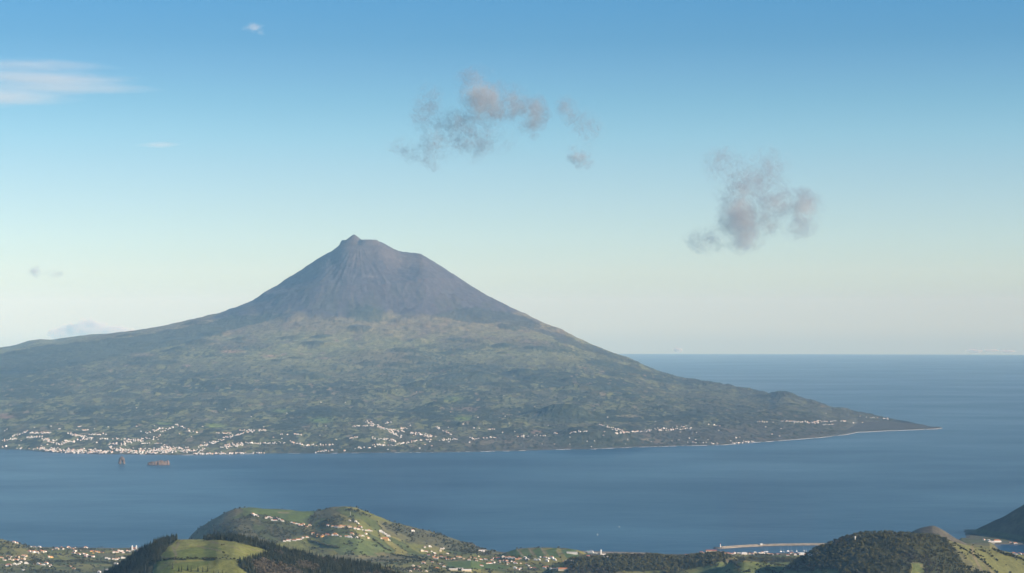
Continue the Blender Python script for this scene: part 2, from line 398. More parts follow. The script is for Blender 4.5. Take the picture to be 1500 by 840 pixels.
az_p = np.concatenate([np.linspace(-30, -15.3, 60), np.linspace(-15.2, 12.6, 1500), np.linspace(12.7, 15, 10)]) * DEG
rr_p = np.concatenate([np.linspace(14300, 15150, 10), np.arange(15165, 19500, 17), np.arange(19520, 24000, 26), np.arange(24030, 33000, 34), np.linspace(33060, 42000, 60)]).astype(float)
pico = Fan(az_p, rr_p, pico_alt)
pico.finish()
for (vx, vy, vr, vh) in VENTS:
    q = pico.hit(vx, vy)
    if q is None: continue
    dd = np.hypot((pico.X - q[0]), (pico.Y - q[1])) / vr
    bump = vh * np.clip(1.25 - dd, 0, 1) ** 1.3 - vh * 0.35 * np.exp(-(dd / 0.28) ** 2)
    pico.alt += np.where(pico.alt > 1, bump, 0)
pico.finish()
rsx = np.random.RandomState(5)
SIDE_WOODS = []
for _ in range(260):
    a_ = rsx.uniform(-15, 9) * DEG; r_ = rsx.uniform(17500, 28500)
    x_, y_ = r_ * math.sin(a_), r_ * math.cos(a_)
    if math.hypot(x_ - SX, y_ - SY) < 1800: continue
    vr = rsx.uniform(60, 210); vh = vr * rsx.uniform(.10, .21)
    i0, i1 = np.searchsorted(pico.az, [a_ - 400 / r_, a_ + 400 / r_]); j0, j1 = np.searchsorted(pico.rr, [r_ - 400, r_ + 400])
    s_ = (slice(j0, j1), slice(i0, i1))
    dd = np.hypot(pico.X[s_] - x_, pico.Y[s_] - y_) / vr
    if rsx.uniform() < .55: SIDE_WOODS.append((s_, dd))
    pico.alt[s_] += np.where(pico.alt[s_] > 20, vh * np.clip(1.2 - dd, 0, 1) ** 1.2 - vh * .3 * np.exp(-(dd / .3) ** 2), 0)
pico.finish()

def frame_of(fan): return to_frame(fan.X, fan.Y, fan.Z)
def mix(c, col, w):
    return c * (1 - w[..., None]) + np.array(col)[None, None, :] * w[..., None]
# ---- ground cover of the volcano island
PX, PY = frame_of(pico)
X, Y, H = pico.X, pico.Y, pico.alt
n1 = fbm(X, Y, 1500, 5, 101); n2 = fbm(X * 1.3, Y * .55, 350, 4, 111); n3 = fbm(X * 1.3, Y * .45, 80, 3, 121); nb = fbm(X, Y, 4200, 3, 131)
rho_p = np.hypot(X - SX, Y - SY); ang_p = np.arctan2(X - SX, -(Y - SY))
col = np.zeros(H.shape + (3,)); col[:] = (0.112, 0.104, 0.058)
v1, e1 = cells(X * 1.35 + 60 * n2, Y * 0.42 + 50 * n3, 112, 7); v2, e2 = cells(X * 1.4 + 30 * n3, Y * .42 + 25 * n2, 60, 8)
PASTURE = (0.140, 0.150, 0.066); PASTURE2 = (0.19, 0.178, 0.092); WOOD = (0.018, 0.028, 0.018); SCRUB = (0.058, 0.062, 0.038)
HEATH = (0.142, 0.118, 0.078); LAVA = (0.062, 0.058, 0.066); BARE = (0.16, 0.125, 0.09)
up = sstep(380, 640, H + 120 * nb + 60 * n1)                    # open upland pasture
pas = (v1 > 0.35).astype(float) * sstep(-.4, .2, n1)
col = mix(col, PASTURE, 0.75 * up)
col = mix(col, PASTURE2, up * (v1 > .7) * .5)
col = mix(col, SCRUB, up * sstep(.15, .45, n2) * .6)
lowm = 1 - up
patch = sstep(-.25, .35, n1 + .8 * n2)
col = mix(col, SCRUB, lowm * .8)
col = mix(col, WOOD, lowm * patch * .7)
col = mix(col, PASTURE, lowm * (v1 > .72) * (n1 < .2) * .7)
col = mix(col, PASTURE, lowm * (v2 > .86) * .8)
col = mix(col, BARE, lowm * (v2 > .965) * .7)
col = mix(col, BARE, (v2 > .985) * .8 * sstep(300, 350, H))
col = mix(col, WOOD, up * sstep(.30, .42, n1 + .5 * n3) * sstep(1000, 600, H) * .75)
col = mix(col, WOOD, ((e1 < .06) & (v1 > .3)) * (0.55 * (1 - .6 * up)))
shore_d = pico.RR - np.interp(pico.A, sh_az, sh_r)
vine = sstep(2000, 600, shore_d + 900 * n1) * sstep(math.atan(-250 / 2930), math.atan(50 / 2930), pico.A)
col = mix(col, (0.062, 0.06, 0.05), vine * .8)
col = mix(col, BARE, vine * (v1 > .93) * .5)
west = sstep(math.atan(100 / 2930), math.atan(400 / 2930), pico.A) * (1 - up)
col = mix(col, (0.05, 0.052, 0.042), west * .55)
heath = sstep(700, 980, H + 150 * n1 + 60 * n2)
col = mix(col, HEATH, heath * .7)
col = mix(col, (0.15, 0.115, 0.08), heath * sstep(.1, .5, n2 + .4 * n3) * .38)
lv = sstep(1060, 1180, H + 110 * n1 + 70 * n2 + 25 * np.sin(ang_p * 7 + 1.2))
col = mix(col, LAVA, lv)
streak = noise(ang_p * 1000, rho_p * .06, 16, 201) + .6 * noise(ang_p * 1000, rho_p * .12, 7, 203)
col = col * (1 + (lv * np.clip(streak, -1, 1) * .12)[..., None])
col = mix(col, (0.05, 0.055, 0.04), lv * sstep(1750, 1200, H + 200 * n1) * sstep(-.1, .4, n2) * .55)
col = mix(col, (0.092, 0.078, 0.072), lv * sstep(.0, .5, n1 + .5 * streak) * sstep(1500, 1900, H) * .7)
# the dark wooded swathes on the flanks and a few patches one can pick out
def pmask(poly, soft=None):
    wob = 9 * n2
    return in_poly(PX + 14 * n1, PY + 0.25 * wob, poly).astype(float)
for poly in ([(-60, 528), (60, 508), (200, 493), (300, 474), (350, 462), (420, 462), (330, 486), (300, 497), (210, 516), (130, 532), (60, 543), (0, 556), (-60, 570)],):
    col = mix(col, (0.032, 0.045, 0.032), pmask(poly) * .8)
for poly in ([(660, 455), (700, 450), (760, 462), (800, 478), (790, 482), (740, 474), (690, 473), (640, 462)], [(770, 478), (830, 492), (900, 520), (930, 534), (890, 522), (820, 500)]):
    col = mix(col, (0.04, 0.046, 0.038), pmask(poly) * .75)
for (vx, vy, rx, ry, c_, w_) in [(541, 405, 9, 2.2, (0.16, 0.14, 0.13), .6), (0, 610, 22, 4, (0.20, 0.11, 0.08), .5), (923, 610, 18, 2, (0.17, 0.15, 0.09), .9), (785, 633, 9, 3, (0.18, 0.13, 0.1), .8), (915, 646, 9, 1.6, (0.2, 0.16, 0.11), .8), (950, 644, 10, 1.4, (0.2, 0.17, 0.11), .8), (685, 600, 18, 4, (0.12, 0.09, 0.065), .8), (678, 613, 14, 4, (0.11, 0.16, 0.04), .8), (470, 616, 17, 4, (0.09, 0.14, 0.045), .8), (412, 602, 12, 3, (0.12, 0.16, 0.05), .8), (315, 624, 14, 3, (0.12, 0.17, 0.045), .8), (240, 621, 14, 2, (0.12, 0.17, 0.045), .8), (664, 585, 16, 4, (0.11, 0.15, 0.05), .8), (340, 515, 16, 2.5, (0.24, 0.16, 0.11), .7), (395, 522, 12, 2, (0.22, 0.16, 0.11), .7), (275, 536, 4, 1.5, (0.3, 0.18, 0.13), .7), (582, 520, 14, 7, (0.15, 0.12, 0.075), .6), (475, 525, 10, 1.6, (0.22, 0.16, 0.11), .6), (210, 520, 18, 3, (0.17, 0.13, 0.09), .6)]:
    m_ = np.exp(-(((PX - vx) / rx) ** 2 + ((PY - vy) / ry) ** 2) ** 1.5)
    col = mix(col, c_, np.clip(m_ * w_ * (1.1 + .5 * n3), 0, 1))
# side vents carry darker woodland on their flanks
for (vx, vy, vr, vh) in VENTS:
    if vh < 38: continue
    q = pico.hit(vx, vy + 3)
    if q is None: continue
    dd = np.hypot(X - q[0], Y - q[1]) / vr
    col = mix(col, (0.04, 0.052, 0.034) if (vx, vy) != (565, 524) else (0.11, 0.10, 0.06), sstep(1.2, .7, dd + .3 * n3) * .7)
n5 = noise(X * 1.1, Y * .38, 46, 141); n6 = noise(X * 1.1, Y * .38, 25, 142)
speck = sstep(.22, .5, n5 + .5 * n6 + .35 * n1)
col = mix(col, WOOD, speck * (.42 + .45 * sstep(900, 300, H)) * (1 - lv))
col = mix(col, BARE, sstep(.55, .75, n6 + .4 * n2) * .35 * sstep(250, 900, H) * (1 - lv))
for s_, dd in SIDE_WOODS:
    col[s_] = mix(col[s_], (0.026, 0.036, 0.024), sstep(1.15, .75, dd + .35 * n3[s_]) * .7 * (H[s_] < 1050))
col = mix(col, (0.062, 0.060, 0.050), sstep(9, 2, H))           # black lava shore
col = col * (1 + .18 * n3)[..., None]
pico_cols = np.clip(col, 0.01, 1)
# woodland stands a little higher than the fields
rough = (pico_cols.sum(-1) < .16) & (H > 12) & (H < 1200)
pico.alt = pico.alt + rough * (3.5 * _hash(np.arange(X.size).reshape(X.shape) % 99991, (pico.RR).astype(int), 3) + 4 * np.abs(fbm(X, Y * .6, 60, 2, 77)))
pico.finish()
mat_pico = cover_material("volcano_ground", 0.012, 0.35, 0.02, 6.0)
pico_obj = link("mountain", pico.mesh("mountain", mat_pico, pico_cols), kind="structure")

# ------------------------------------------------------------------ ground cover of the near island
NX, NY = frame_of(near)
X, Y, H = near.X, near.Y, near.alt
m1 = fbm(X, Y, 600, 4, 301); m2 = fbm(X, Y, 140, 4, 311); m3 = fbm(X, Y, 35, 3, 321)
th = 0.5
xr = X * math.cos(th) + Y * math.sin(th); yr = -X * math.sin(th) + Y * math.cos(th)
w1, f1 = cells(xr * 1.5 + 18 * m2, yr * .62 + 18 * m3, 105, 17)
col = np.zeros(H.shape + (3,)); col[:] = (0.118, 0.125, 0.036)
col = mix(col, (0.165, 0.152, 0.05), (w1 > .55) * .8)
col = mix(col, (0.066, 0.086, 0.028), (w1 < .22) * .8)
col = mix(col, (0.115, 0.10, 0.058), ((w1 > .42) & (w1 < .55)) * .7)
col = mix(col, (0.05, 0.052, 0.032), (f1 < .055) * .75)
col = mix(col, (0.052, 0.056, 0.034), sstep(.2, .55, m1 + .5 * m2) * .45)
def area(poly, wob=2.0):
    return in_poly(NX + wob * 1.6 * m3, NY + wob * .5 * m3, poly)
NEAR_HILL = (near.RR < 5600)
FAR = ~NEAR_HILL
MEADOW_A = [(225, 832), (240, 812), (250, 799), (262, 793), (300, 790), (322, 792), (345, 795), (368, 801), (392, 808), (384, 813), (366, 818), (345, 822), (300, 820.5), (262, 821), (240, 826)]
MEADOW_B = [(225, 850), (240, 829), (262, 824), (290, 822.5), (335, 823), (350, 831), (366, 842), (380, 860), (220, 860)]
WOOD_LEFT = [(100, 880), (150, 846), (200, 812), (230, 795), (250, 787), (262, 786), (258, 793), (248, 799), (238, 812), (224, 832), (222, 860), (200, 880)]
WOOD_CREST = [(296, 792), (305, 780), (350, 778), (400, 796), (460, 812), (520, 824), (580, 838), (600, 850), (500, 850), (384, 860), (366, 842), (352, 832), (346, 823), (368, 818.5), (386, 813), (394, 807), (368, 800), (345, 794), (320, 791)]
WOOD_RISE = [(826, 826), (842, 816), (860, 812), (905, 808), (960, 808), (1030, 808), (1052, 804), (1078, 814), (1060, 822), (1035, 829), (1005, 835), (985, 845), (965, 836), (900, 838), (885, 850), (835, 850)]
WOOD_CONE = [(1150, 836), (1165, 822), (1200, 800), (1232, 787), (1260, 778), (1375, 782), (1392, 796), (1405, 815), (1425, 850), (1355, 850), (1352, 826), (1336, 824), (1334, 850), (1238, 850), (1226, 836), (1200, 834), (1185, 838)]
WOOD_TOWN = [(1078, 819), (1090, 815), (1120, 815), (1150, 817), (1190, 818), (1178, 822), (1140, 824), (1100, 823)]
SCRUB_SLOPE = [(300, 782), (330, 764), (362, 757), (385, 762), (405, 768), (435, 774), (452, 782), (425, 789), (400, 799), (375, 796), (345, 786), (318, 782)]
SCRUB_TOP = [(442, 762), (460, 755), (485, 752), (500, 756), (525, 762), (522, 767), (490, 768), (470, 771), (452, 768)]
SCRUB_SPUR = [(560, 766), (600, 773), (660, 789), (712, 806), (725, 815), (700, 812), (660, 808), (640, 800), (605, 790), (590, 783), (566, 777)]
mv_, mf_ = cells(X * .9 + 10 * m3, Y * .35, 70, 29)
col = mix(col, (0.110, 0.130, 0.032), (area(MEADOW_A) + area(MEADOW_B) > 0) * NEAR_HILL * .92)
col = mix(col, (0.140, 0.138, 0.045), (area(MEADOW_A) + area(MEADOW_B) > 0) * NEAR_HILL * (mv_ > .6) * .55)
col = mix(col, (0.078, 0.102, 0.028), (area(MEADOW_A) + area(MEADOW_B) > 0) * NEAR_HILL * (mv_ < .25) * .5)
CLIFF = [(268, 800), (278, 782), (310, 757), (345, 742), (356, 750), (338, 762), (318, 775), (300, 788)]
wm = np.zeros(H.shape)
for poly, sel in ((WOOD_LEFT, NEAR_HILL), (WOOD_CREST, NEAR_HILL), (WOOD_RISE, FAR), (WOOD_CONE, FAR), (WOOD_TOWN, FAR)):
    wm = np.maximum(wm, area(poly) * sel)
sm = np.zeros(H.shape)
for poly in (SCRUB_SLOPE, SCRUB_TOP, SCRUB_SPUR):
    sm = np.maximum(sm, area(poly) * FAR)
col = mix(col, (0.10, 0.095, 0.055), area([(555, 762), (600, 771), (660, 787), (715, 806), (715, 812), (660, 806), (600, 795), (560, 780)]) * FAR * .7)
col = mix(col, (0.125, 0.11, 0.068), area(CLIFF) * FAR * .85)
col = mix(col, (0.078, 0.112, 0.034), area([(352, 744), (462, 749), (446, 766), (430, 764), (400, 757), (372, 752)]) * FAR * .85)
col = mix(col, (0.17, 0.15, 0.085), area([(408, 750), (426, 750), (424, 752.5), (408, 752.5)]) * FAR * .7)
col = mix(col, (0.082, 0.108, 0.036), area([(470, 788), (500, 785), (560, 796), (570, 806), (545, 812), (500, 814), (480, 800)]) * FAR * .85)
col = mix(col, (0.12, 0.108, 0.062), area([(478, 814), (520, 813), (600, 818), (595, 822), (520, 824), (482, 820)]) * FAR * .7)
col = mix(col, (0.066, 0.105, 0.030), area([(655, 824), (690, 821), (720, 827), (748, 830), (740, 834), (690, 834), (655, 832)]) * FAR * .9)
col = mix(col, (0.052, 0.062, 0.036), sstep(830, 838, NY) * (NX < 175) * FAR * .6)
for k, (xa, xb) in enumerate(((742, 762), (762, 778), (780, 796), (799, 818), (822, 845))):
    col = mix(col, (0.055, 0.09, 0.028) if k != 1 else (0.068, 0.098, 0.032), area([(xa, 806), (xb - 4, 802), (xb + 5, 816), (xa + 8, 818)], .5) * FAR * .95)
for xa, ya, xb, yb in ((757, 804, 766, 815), (774, 803, 781, 814), (793, 803, 799, 813), (740, 808, 742, 814), (816, 806, 820, 815)):
    col = mix(col, (0.17, 0.145, 0.09), area([(xa - 1.4, ya), (xa + 1.2, ya), (xb + 1.4, yb), (xb - 1.4, yb)], .4) * FAR * .9)
col = mix(col, (0.085, 0.112, 0.036), area([(1060, 822), (1100, 824), (1160, 823), (1185, 826), (1230, 834), (1240, 850), (1050, 850), (1010, 842), (1040, 830)]) * FAR * .75)
col = mix(col, (0.15, 0.13, 0.065), area([(1180, 829), (1196, 830), (1200, 835), (1184, 835)], 1.2) * FAR * .8)
col = mix(col, (0.10, 0.085, 0.055), area([(1036, 817), (1055, 812), (1072, 818), (1095, 822), (1060, 824), (1040, 822)]) * FAR * .8)
for pl in ([(1388, 790), (1420, 797), (1450, 840), (1430, 840), (1404, 812)], [(1400, 797), (1500, 812), (1500, 842), (1462, 842), (1436, 818)]):
    col = mix(col, (0.112, 0.115, 0.044), area(pl) * FAR * .75)
col = mix(col, (0.09, 0.088, 0.05), area([(1376, 790), (1390, 795), (1412, 812), (1440, 842), (1402, 842), (1392, 815)]) * FAR * .8)
col = mix(col, (0.075, 0.10, 0.033), area([(1338, 826), (1351, 826), (1352, 839), (1336, 840)], 3) * FAR * .8)
def stroke(pts, w, c, a=.9):
    """a lane, wall or bank of width w metres through points of the ground"""
    global col
    P3 = [near.hit(px, py, 4000) for px, py in pts]
    P3 = [p for p in P3 if p]
    for p, q in zip(P3, P3[1:]):
        dx, dy = q[0] - p[0], q[1] - p[1]; L = max(dx * dx + dy * dy, 1)
        t = np.clip(((X - p[0]) * dx + (Y - p[1]) * dy) / L, 0, 1)
        dd = np.hypot(X - p[0] - t * dx, Y - p[1] - t * dy)
        col = mix(col, c, sstep(w, w * .5, dd + 2 * m3) * a)
LANES = [[(271, 797), (290, 800), (310, 804), (325, 809)], [(300, 790), (318, 796), (345, 803), (362, 813)], [(1395, 792), (1425, 812), (1446, 838)], [(1052, 818), (1068, 823), (1082, 833)], [(1252, 834), (1258, 829), (1262, 828)], [(1226, 833), (1240, 835), (1256, 838)], [(262, 795), (258, 804)]]
LANES += [[(252, 800), (258, 812), (256, 822)], [(350, 800), (372, 806), (388, 809)], [(420, 800), (452, 811), (480, 818)]]
for ln in LANES: stroke(ln, 4.0 if ln[0][0] < 500 else 7, (0.15, 0.125, 0.08), .75)
burnt = (near.RR > 8450) & (NX > 1310) & (NX < 1432) & (H > 20) & (near.RR < 9300)
col = mix(col, (0.088, 0.078, 0.062), burnt * .9)
col = mix(col, (0.06, 0.055, 0.042), burnt * sstep(.1, .5, m2) * .6)
guide = (near.RR > 9150) & (NX > 1395)
col = mix(col, (0.050, 0.052, 0.036), guide * .9)
col = mix(col, (0.085, 0.075, 0.048), guide * sstep(.1, .5, m2 + .4 * m3) * .6)
col = mix(col, (0.075, 0.095, 0.042), guide * (H < 24) * .6)
col = mix(col, (0.05, 0.055, 0.035), sm * (.45 + .3 * m2))
col = mix(col, (0.026, 0.030, 0.014), wm * .9)
brownwood = area([(368, 823), (384, 821), (404, 826), (432, 833), (446, 840), (440, 850), (384, 850), (372, 834)]) * NEAR_HILL
col = mix(col, (0.095, 0.078, 0.05), brownwood * .9)
bare = sstep(1.0, 0, H / 9.0) * (H < 9) * (near.RR > 8000)
col = mix(col, (0.12, 0.105, 0.085), bare * .8)
near_cols = np.clip(col * (1 + .22 * m3 + .10 * m2)[..., None], 0.008, 1)
mat_near = cover_material("island_ground", 0.09, 0.35, 0.12, 1.6)
near_obj = link("terrain", near.mesh("terrain", mat_near, near_cols, wrap=True), kind="structure")
del col

# ------------------------------------------------------------------ trees
rs = np.random.RandomState(11)
def tri_fan_trunk(h, r0, r1, sides=5, lean=0.0, y0=-1.0):
    v = []; f = []
    for k in range(sides):
        a = 2 * math.pi * k / sides
        v.append((math.cos(a) * r0, math.sin(a) * r0, y0)); 
    for k in range(sides):
        a = 2 * math.pi * k / sides
        v.append((math.cos(a) * r1 + lean, math.sin(a) * r1, h))
    for k in range(sides):
        j = (k + 1) % sides
        f += [(k, j, sides + j), (k, sides + j, sides + k)]
    return v, f
def limb(v, f, p, q, r):
    i = len(v); d = np.array(q) - np.array(p); n_ = np.cross(d, (0.3, 0.1, 1.0)); n_ /= np.linalg.norm(n_) + 1e-9; m_ = np.cross(d, n_); m_ /= np.linalg.norm(m_) + 1e-9
    for a in (0, 2.1, 4.2): v.append(tuple(np.array(p) + r * (math.cos(a) * n_ + math.sin(a) * m_)))
    v.append(tuple(q))
    f += [(i, i + 1, i + 3), (i + 1, i + 2, i + 3), (i + 2, i, i + 3)]
def conifer(h, r, layers, per, seed, droop=.35, gap=0.0):
    rr_ = np.random.RandomState(seed)
    tv, tf = tri_fan_trunk(h * .96, h * .016 + .06, .04)
    v = []; f = []
    for k in range(layers):
        t = k / (layers - 1)
        z = h * (.10 + .86 * t)
        rad = r * ((1 - t) ** .8 + .06)
        for j in range(per):
            a = 2 * math.pi * (j + rr_.uniform(-.35, .35)) / per + k * 1.3
            L = rad * rr_.uniform(.65, 1.15); wd = rad * (1.5 / per) * rr_.uniform(1.0, 1.7) + .25
            zz = z + rr_.uniform(-.3, .3) * h / layers
            c, s_ = math.cos(a), math.sin(a)
            i = len(v)
            hh = h / layers * (1.15 if not gap else .45)
            v += [(0, 0, zz + hh), (c * L * .75 - s_ * wd, s_ * L * .75 + c * wd, zz - L * droop * .6), (c * L, s_ * L, zz - L * droop), (c * L * .75 + s_ * wd, s_ * L * .75 - c * wd, zz - L * droop * .6)]
            f += [(i, i + 1, i + 2), (i, i + 2, i + 3)]
    return (tv, tf), (v, f)
def broadleaf(h, r, lobes, leaves, seed, size=1.0):
    rr_ = np.random.RandomState(seed)
    tv, tf = tri_fan_trunk(h * .55, h * .03 + .08, h * .012, lean=rr_.uniform(-.5, .5))
    v = []; f = []
    for k in range(lobes):
        a = 2 * math.pi * k / lobes + rr_.uniform(-.5, .5); q = rr_.uniform(.25, .75)
        c = np.array([math.cos(a) * r * q, math.sin(a) * r * q, h * rr_.uniform(.42, .78)])
        if k == 0: c = np.array([0, 0, h * .8])
        limb(tv, tf, (0, 0, h * .3), c, h * .012 + .03)
        lr = r * rr_.uniform(.42, .68)
        for j in range(leaves):
            d = rr_.normal(size=3); d /= np.linalg.norm(d); 
            p = c + d * lr * rr_.uniform(.55, 1.05) * np.array([1, 1, .8])
            if p[2] < h * .12: p[2] = h * .12 + rr_.uniform(0, .5)
            t1 = np.cross(d, rr_.normal(size=3)); t1 /= np.linalg.norm(t1); t2 = np.cross(d, t1)
            s_ = lr * .42 * size * rr_.uniform(.6, 1.3)
            i = len(v)
            v += [tuple(p + t1 * s_), tuple(p - t1 * s_ * .6 + t2 * s_), tuple(p - t1 * s_ * .7 - t2 * s_ * .8)]
            f.append((i, i + 1, i + 2))
    return (tv, tf), (v, f)
mat_bark = mottled("bark", (0.06, 0.045, 0.03), (0.11, 0.085, 0.06), 1.5)
def leafy(name, lo, hi):
    m, n, l, b = material(name, .75, spec=.15)
    oi = n.new("ShaderNodeObjectInfo"); geo = n.new("ShaderNodeNewGeometry")
    ns = n.new("ShaderNodeTexNoise"); ns.inputs["Scale"].default_value = .03; ns.inputs["Detail"].default_value = 6
    ad = n.new("ShaderNodeMath"); ad.operation = "ADD"; sb_ = n.new("ShaderNodeMath"); sb_.operation = "MULTIPLY_ADD"; sb_.inputs[1].default_value = .5; sb_.inputs[2].default_value = -.25
    cr = n.new("ShaderNodeValToRGB"); cr.color_ramp.elements[0].position = .3; cr.color_ramp.elements[1].position = .72
    cr.color_ramp.elements[0].color = (*lo, 1); cr.color_ramp.elements[1].color = (*hi, 1)
    l.new(geo.outputs["Position"], ns.inputs["Vector"]); l.new(oi.outputs["Random"], sb_.inputs[0]); l.new(ns.outputs["Fac"], ad.inputs[0]); l.new(sb_.outputs[0], ad.inputs[1])
    l.new(ad.outputs[0], cr.inputs["Fac"]); l.new(cr.outputs[0], b.inputs["Base Color"])
    return m
mat_needle = leafy("conifer_needles", (0.012, 0.017, 0.007), (0.052, 0.050, 0.018))
mat_leaf = leafy("evergreen_leaves", (0.016, 0.022, 0.008), (0.085, 0.080, 0.026))
mat_dry = leafy("winter_twigs", (0.050, 0.042, 0.026), (0.16, 0.128, 0.082))
CONIFERS = [conifer(h, r, 8, 6, 40 + i) for i, (h, r) in enumerate(((16, 3.0), (14, 3.4), (18, 3.2), (12, 2.9)))]
BROAD = [broadleaf(h, r, 6, 22, 60 + i) for i, (h, r) in enumerate(((10, 5.5), (8, 4.8), (12, 6.0), (7, 5.0)))]
NORFOLK = [conifer(22, 4.6, 11, 7, 80, .02, 1)]
FAR_CONIFERS = [conifer(h, r, 5, 4, 90 + i) for i, (h, r) in enumerate(((16, 3.3), (14, 3.5), (18, 3.4)))]
FAR_BROAD = [broadleaf(h, r, 4, 9, 95 + i, 1.6) for i, (h, r) in enumerate(((9, 5.0), (7, 4.8), (11, 5.6)))]
BUSHES = [broadleaf(h, r, 3, 9, 99 + i, 1.6) for i, (h, r) in enumerate(((4.0, 3.6), (5.0, 3.2), (3.0, 3.8)))]
TREE_MESH = {}
def tree_meshes(kind, i):
    key = (kind, i)
    if key not in TREE_MESH:
        src, mat = {"conifer": (CONIFERS, mat_needle), "broad": (BROAD, mat_leaf), "dry": (BROAD, mat_dry), "norfolk": (NORFOLK, mat_needle)}[kind]
        t, c = src[i]
        TREE_MESH[key] = (new_mesh("trunk", t[0], t[1], [mat_bark]), new_mesh("crown", c[0], c[1], [mat]))
    return TREE_MESH[key]
def place_tree(kind, i, x, y, z, s, rz, name, label, category, group=None):
    t, c = tree_meshes(kind, i)
    o = bpy.data.objects.new(name, None); scene.collection.objects.link(o)
    o.location = (x, y, z); o.rotation_euler = (0, 0, rz); o.scale = (s, s, s * 1.0); o.empty_display_size = 2
    o["label"] = label; o["category"] = category
    if group: o["group"] = group
    link("trunk", t, o); link("crown", c, o)
    return o
def merged_trees(name, protos, pts, mats, label=None):
    """many small trees in one mesh: pts rows are x, y, z, scale, rotation, prototype"""
    V, F, M = [], [], []; off = 0
    for pi, (t, c) in enumerate(protos):
        tv = np.array(t[0] + c[0]); tf = np.concatenate([np.array(t[1]), np.array(c[1]) + len(t[0])]); tm = np.array([0] * len(t[1]) + [1] * len(c[1]))
        P = pts[pts[:, 5] == pi]
        if not len(P): continue
        ca, sa = np.cos(P[:, 4])[:, None], np.sin(P[:, 4])[:, None]
        x = tv[None, :, 0] * ca - tv[None, :, 1] * sa; y = tv[None, :, 0] * sa + tv[None, :, 1] * ca
        v = np.stack([x * P[:, 3:4] + P[:, 0:1], y * P[:, 3:4] + P[:, 1:2], tv[None, :, 2] * P[:, 3:4] + P[:, 2:3]], -1)
        f = tf[None] + (np.arange(len(P)) * len(tv))[:, None, None] + off
        V.append(v.reshape(-1, 3)); F.append(f.reshape(-1, 3)); M.append(np.tile(tm, len(P))); off += len(P) * len(tv)
    o = link(name, new_mesh(name, np.concatenate(V), np.concatenate(F), mats, np.concatenate(M)), kind="stuff")
    if label: o["label"] = label
    return o
horizon_line = near.visible_max()
def scatter(polys, spacing, rmin, rmax, x0, x1, accept=None, height=14):
    a0, a1 = float(ray(x0, 800)[0]), float(ray(x1, 800)[0])
    out_ = []
    n_ = int((rmax - rmin) * (a1 - a0) * (rmin + rmax) / 2 / spacing ** 2)
    r = np.sqrt(rs.uniform(rmin ** 2, rmax ** 2, n_)); a = rs.uniform(a0, a1, n_)
    z = near.sample(a, r); x = r * np.sin(a); y = r * np.cos(a)
    px, py = to_frame(x, y, z)
    ok = np.zeros(n_, bool)
    for p in polys: ok |= in_poly(px, py, p)
    if accept is not None: ok &= accept(x, y, z, px, py)
    vis = near.sample(a, r - 25, horizon_line)
    ok &= (z + height - CAM_Z) / r > vis - 1e-5
    ok &= z + drop(r * r) > 4
    return np.stack([x, y, z, px, py], -1)[ok]
def ordinal(k):
    w = "first second third fourth fifth sixth seventh eighth ninth tenth eleventh twelfth thirteenth fourteenth fifteenth sixteenth seventeenth eighteenth nineteenth twentieth".split()
    return w[k] if k < 20 else "twenty-" + w[k - 20]
def from_left(k, n): return "leftmost" if k == 0 else ("rightmost" if k == n - 1 else ordinal(k) + " from the left")

# rows and lone trees one can pick out on the near hill's pasture
ROWS = [("dark conifer in the row on the near hill's lowest pasture", [(253, 834, 1.0), (262, 837, .8), (266, 838, .8), (275, 836, 1.1), (280, 838, .8), (290, 837.5, 1.0), (297, 839, .8), (304, 837.5, 1.0), (313, 841, .6), (320, 841, .6), (326, 841, .5), (331, 841, .6)], "conifer", "conifer trees in a row on the pasture", 1.0),
        ("small dark tree in the middle of the near hill's upper pasture", [(325, 800, .55), (328, 799, .5), (327, 812, .55), (330, 815, .6), (334, 817, .5)], "broad", "bush trees in the middle of the pasture", 1.0),
        ("small dark tree along the upper pasture's lower edge", [(307, 820, .45), (313, 819.5, .5), (322, 820, .35), (326, 818, .5), (332, 820, .5), (338, 820, .5), (343, 821, .5), (348, 822, .6), (352, 823.5, .65), (356, 825, .7)], "broad", "hedge trees below the upper pasture", 1.0),
        ("tall layered pine where the headland meets the sea", [(714, 812, 1.0), (719, 812, 1.15)], "norfolk", "tall pines at the end of the headland", .8),
        ("dark tree in the short row under the headland's spur", [(583, 800, .8), (588, 802, .9), (597, 804, .9)], "broad", "trees in the short row under the spur", 1.0)]
for lab, pts, kind, grp, sc in ROWS:
    n_ = len(pts)
    for k, (px, py, s_) in enumerate(pts):
        q = near.hit(px, py, 4000)
        if not q: continue
        place_tree(kind, k % (4 if kind != "norfolk" else 1), q[0], q[1], q[2], s_ * sc, k * 1.7, {"conifer": "conifer_tree", "broad": "bushy_tree", "norfolk": "pine_tree"}[kind], f"{lab}, {from_left(k, n_)}", "tree", grp)
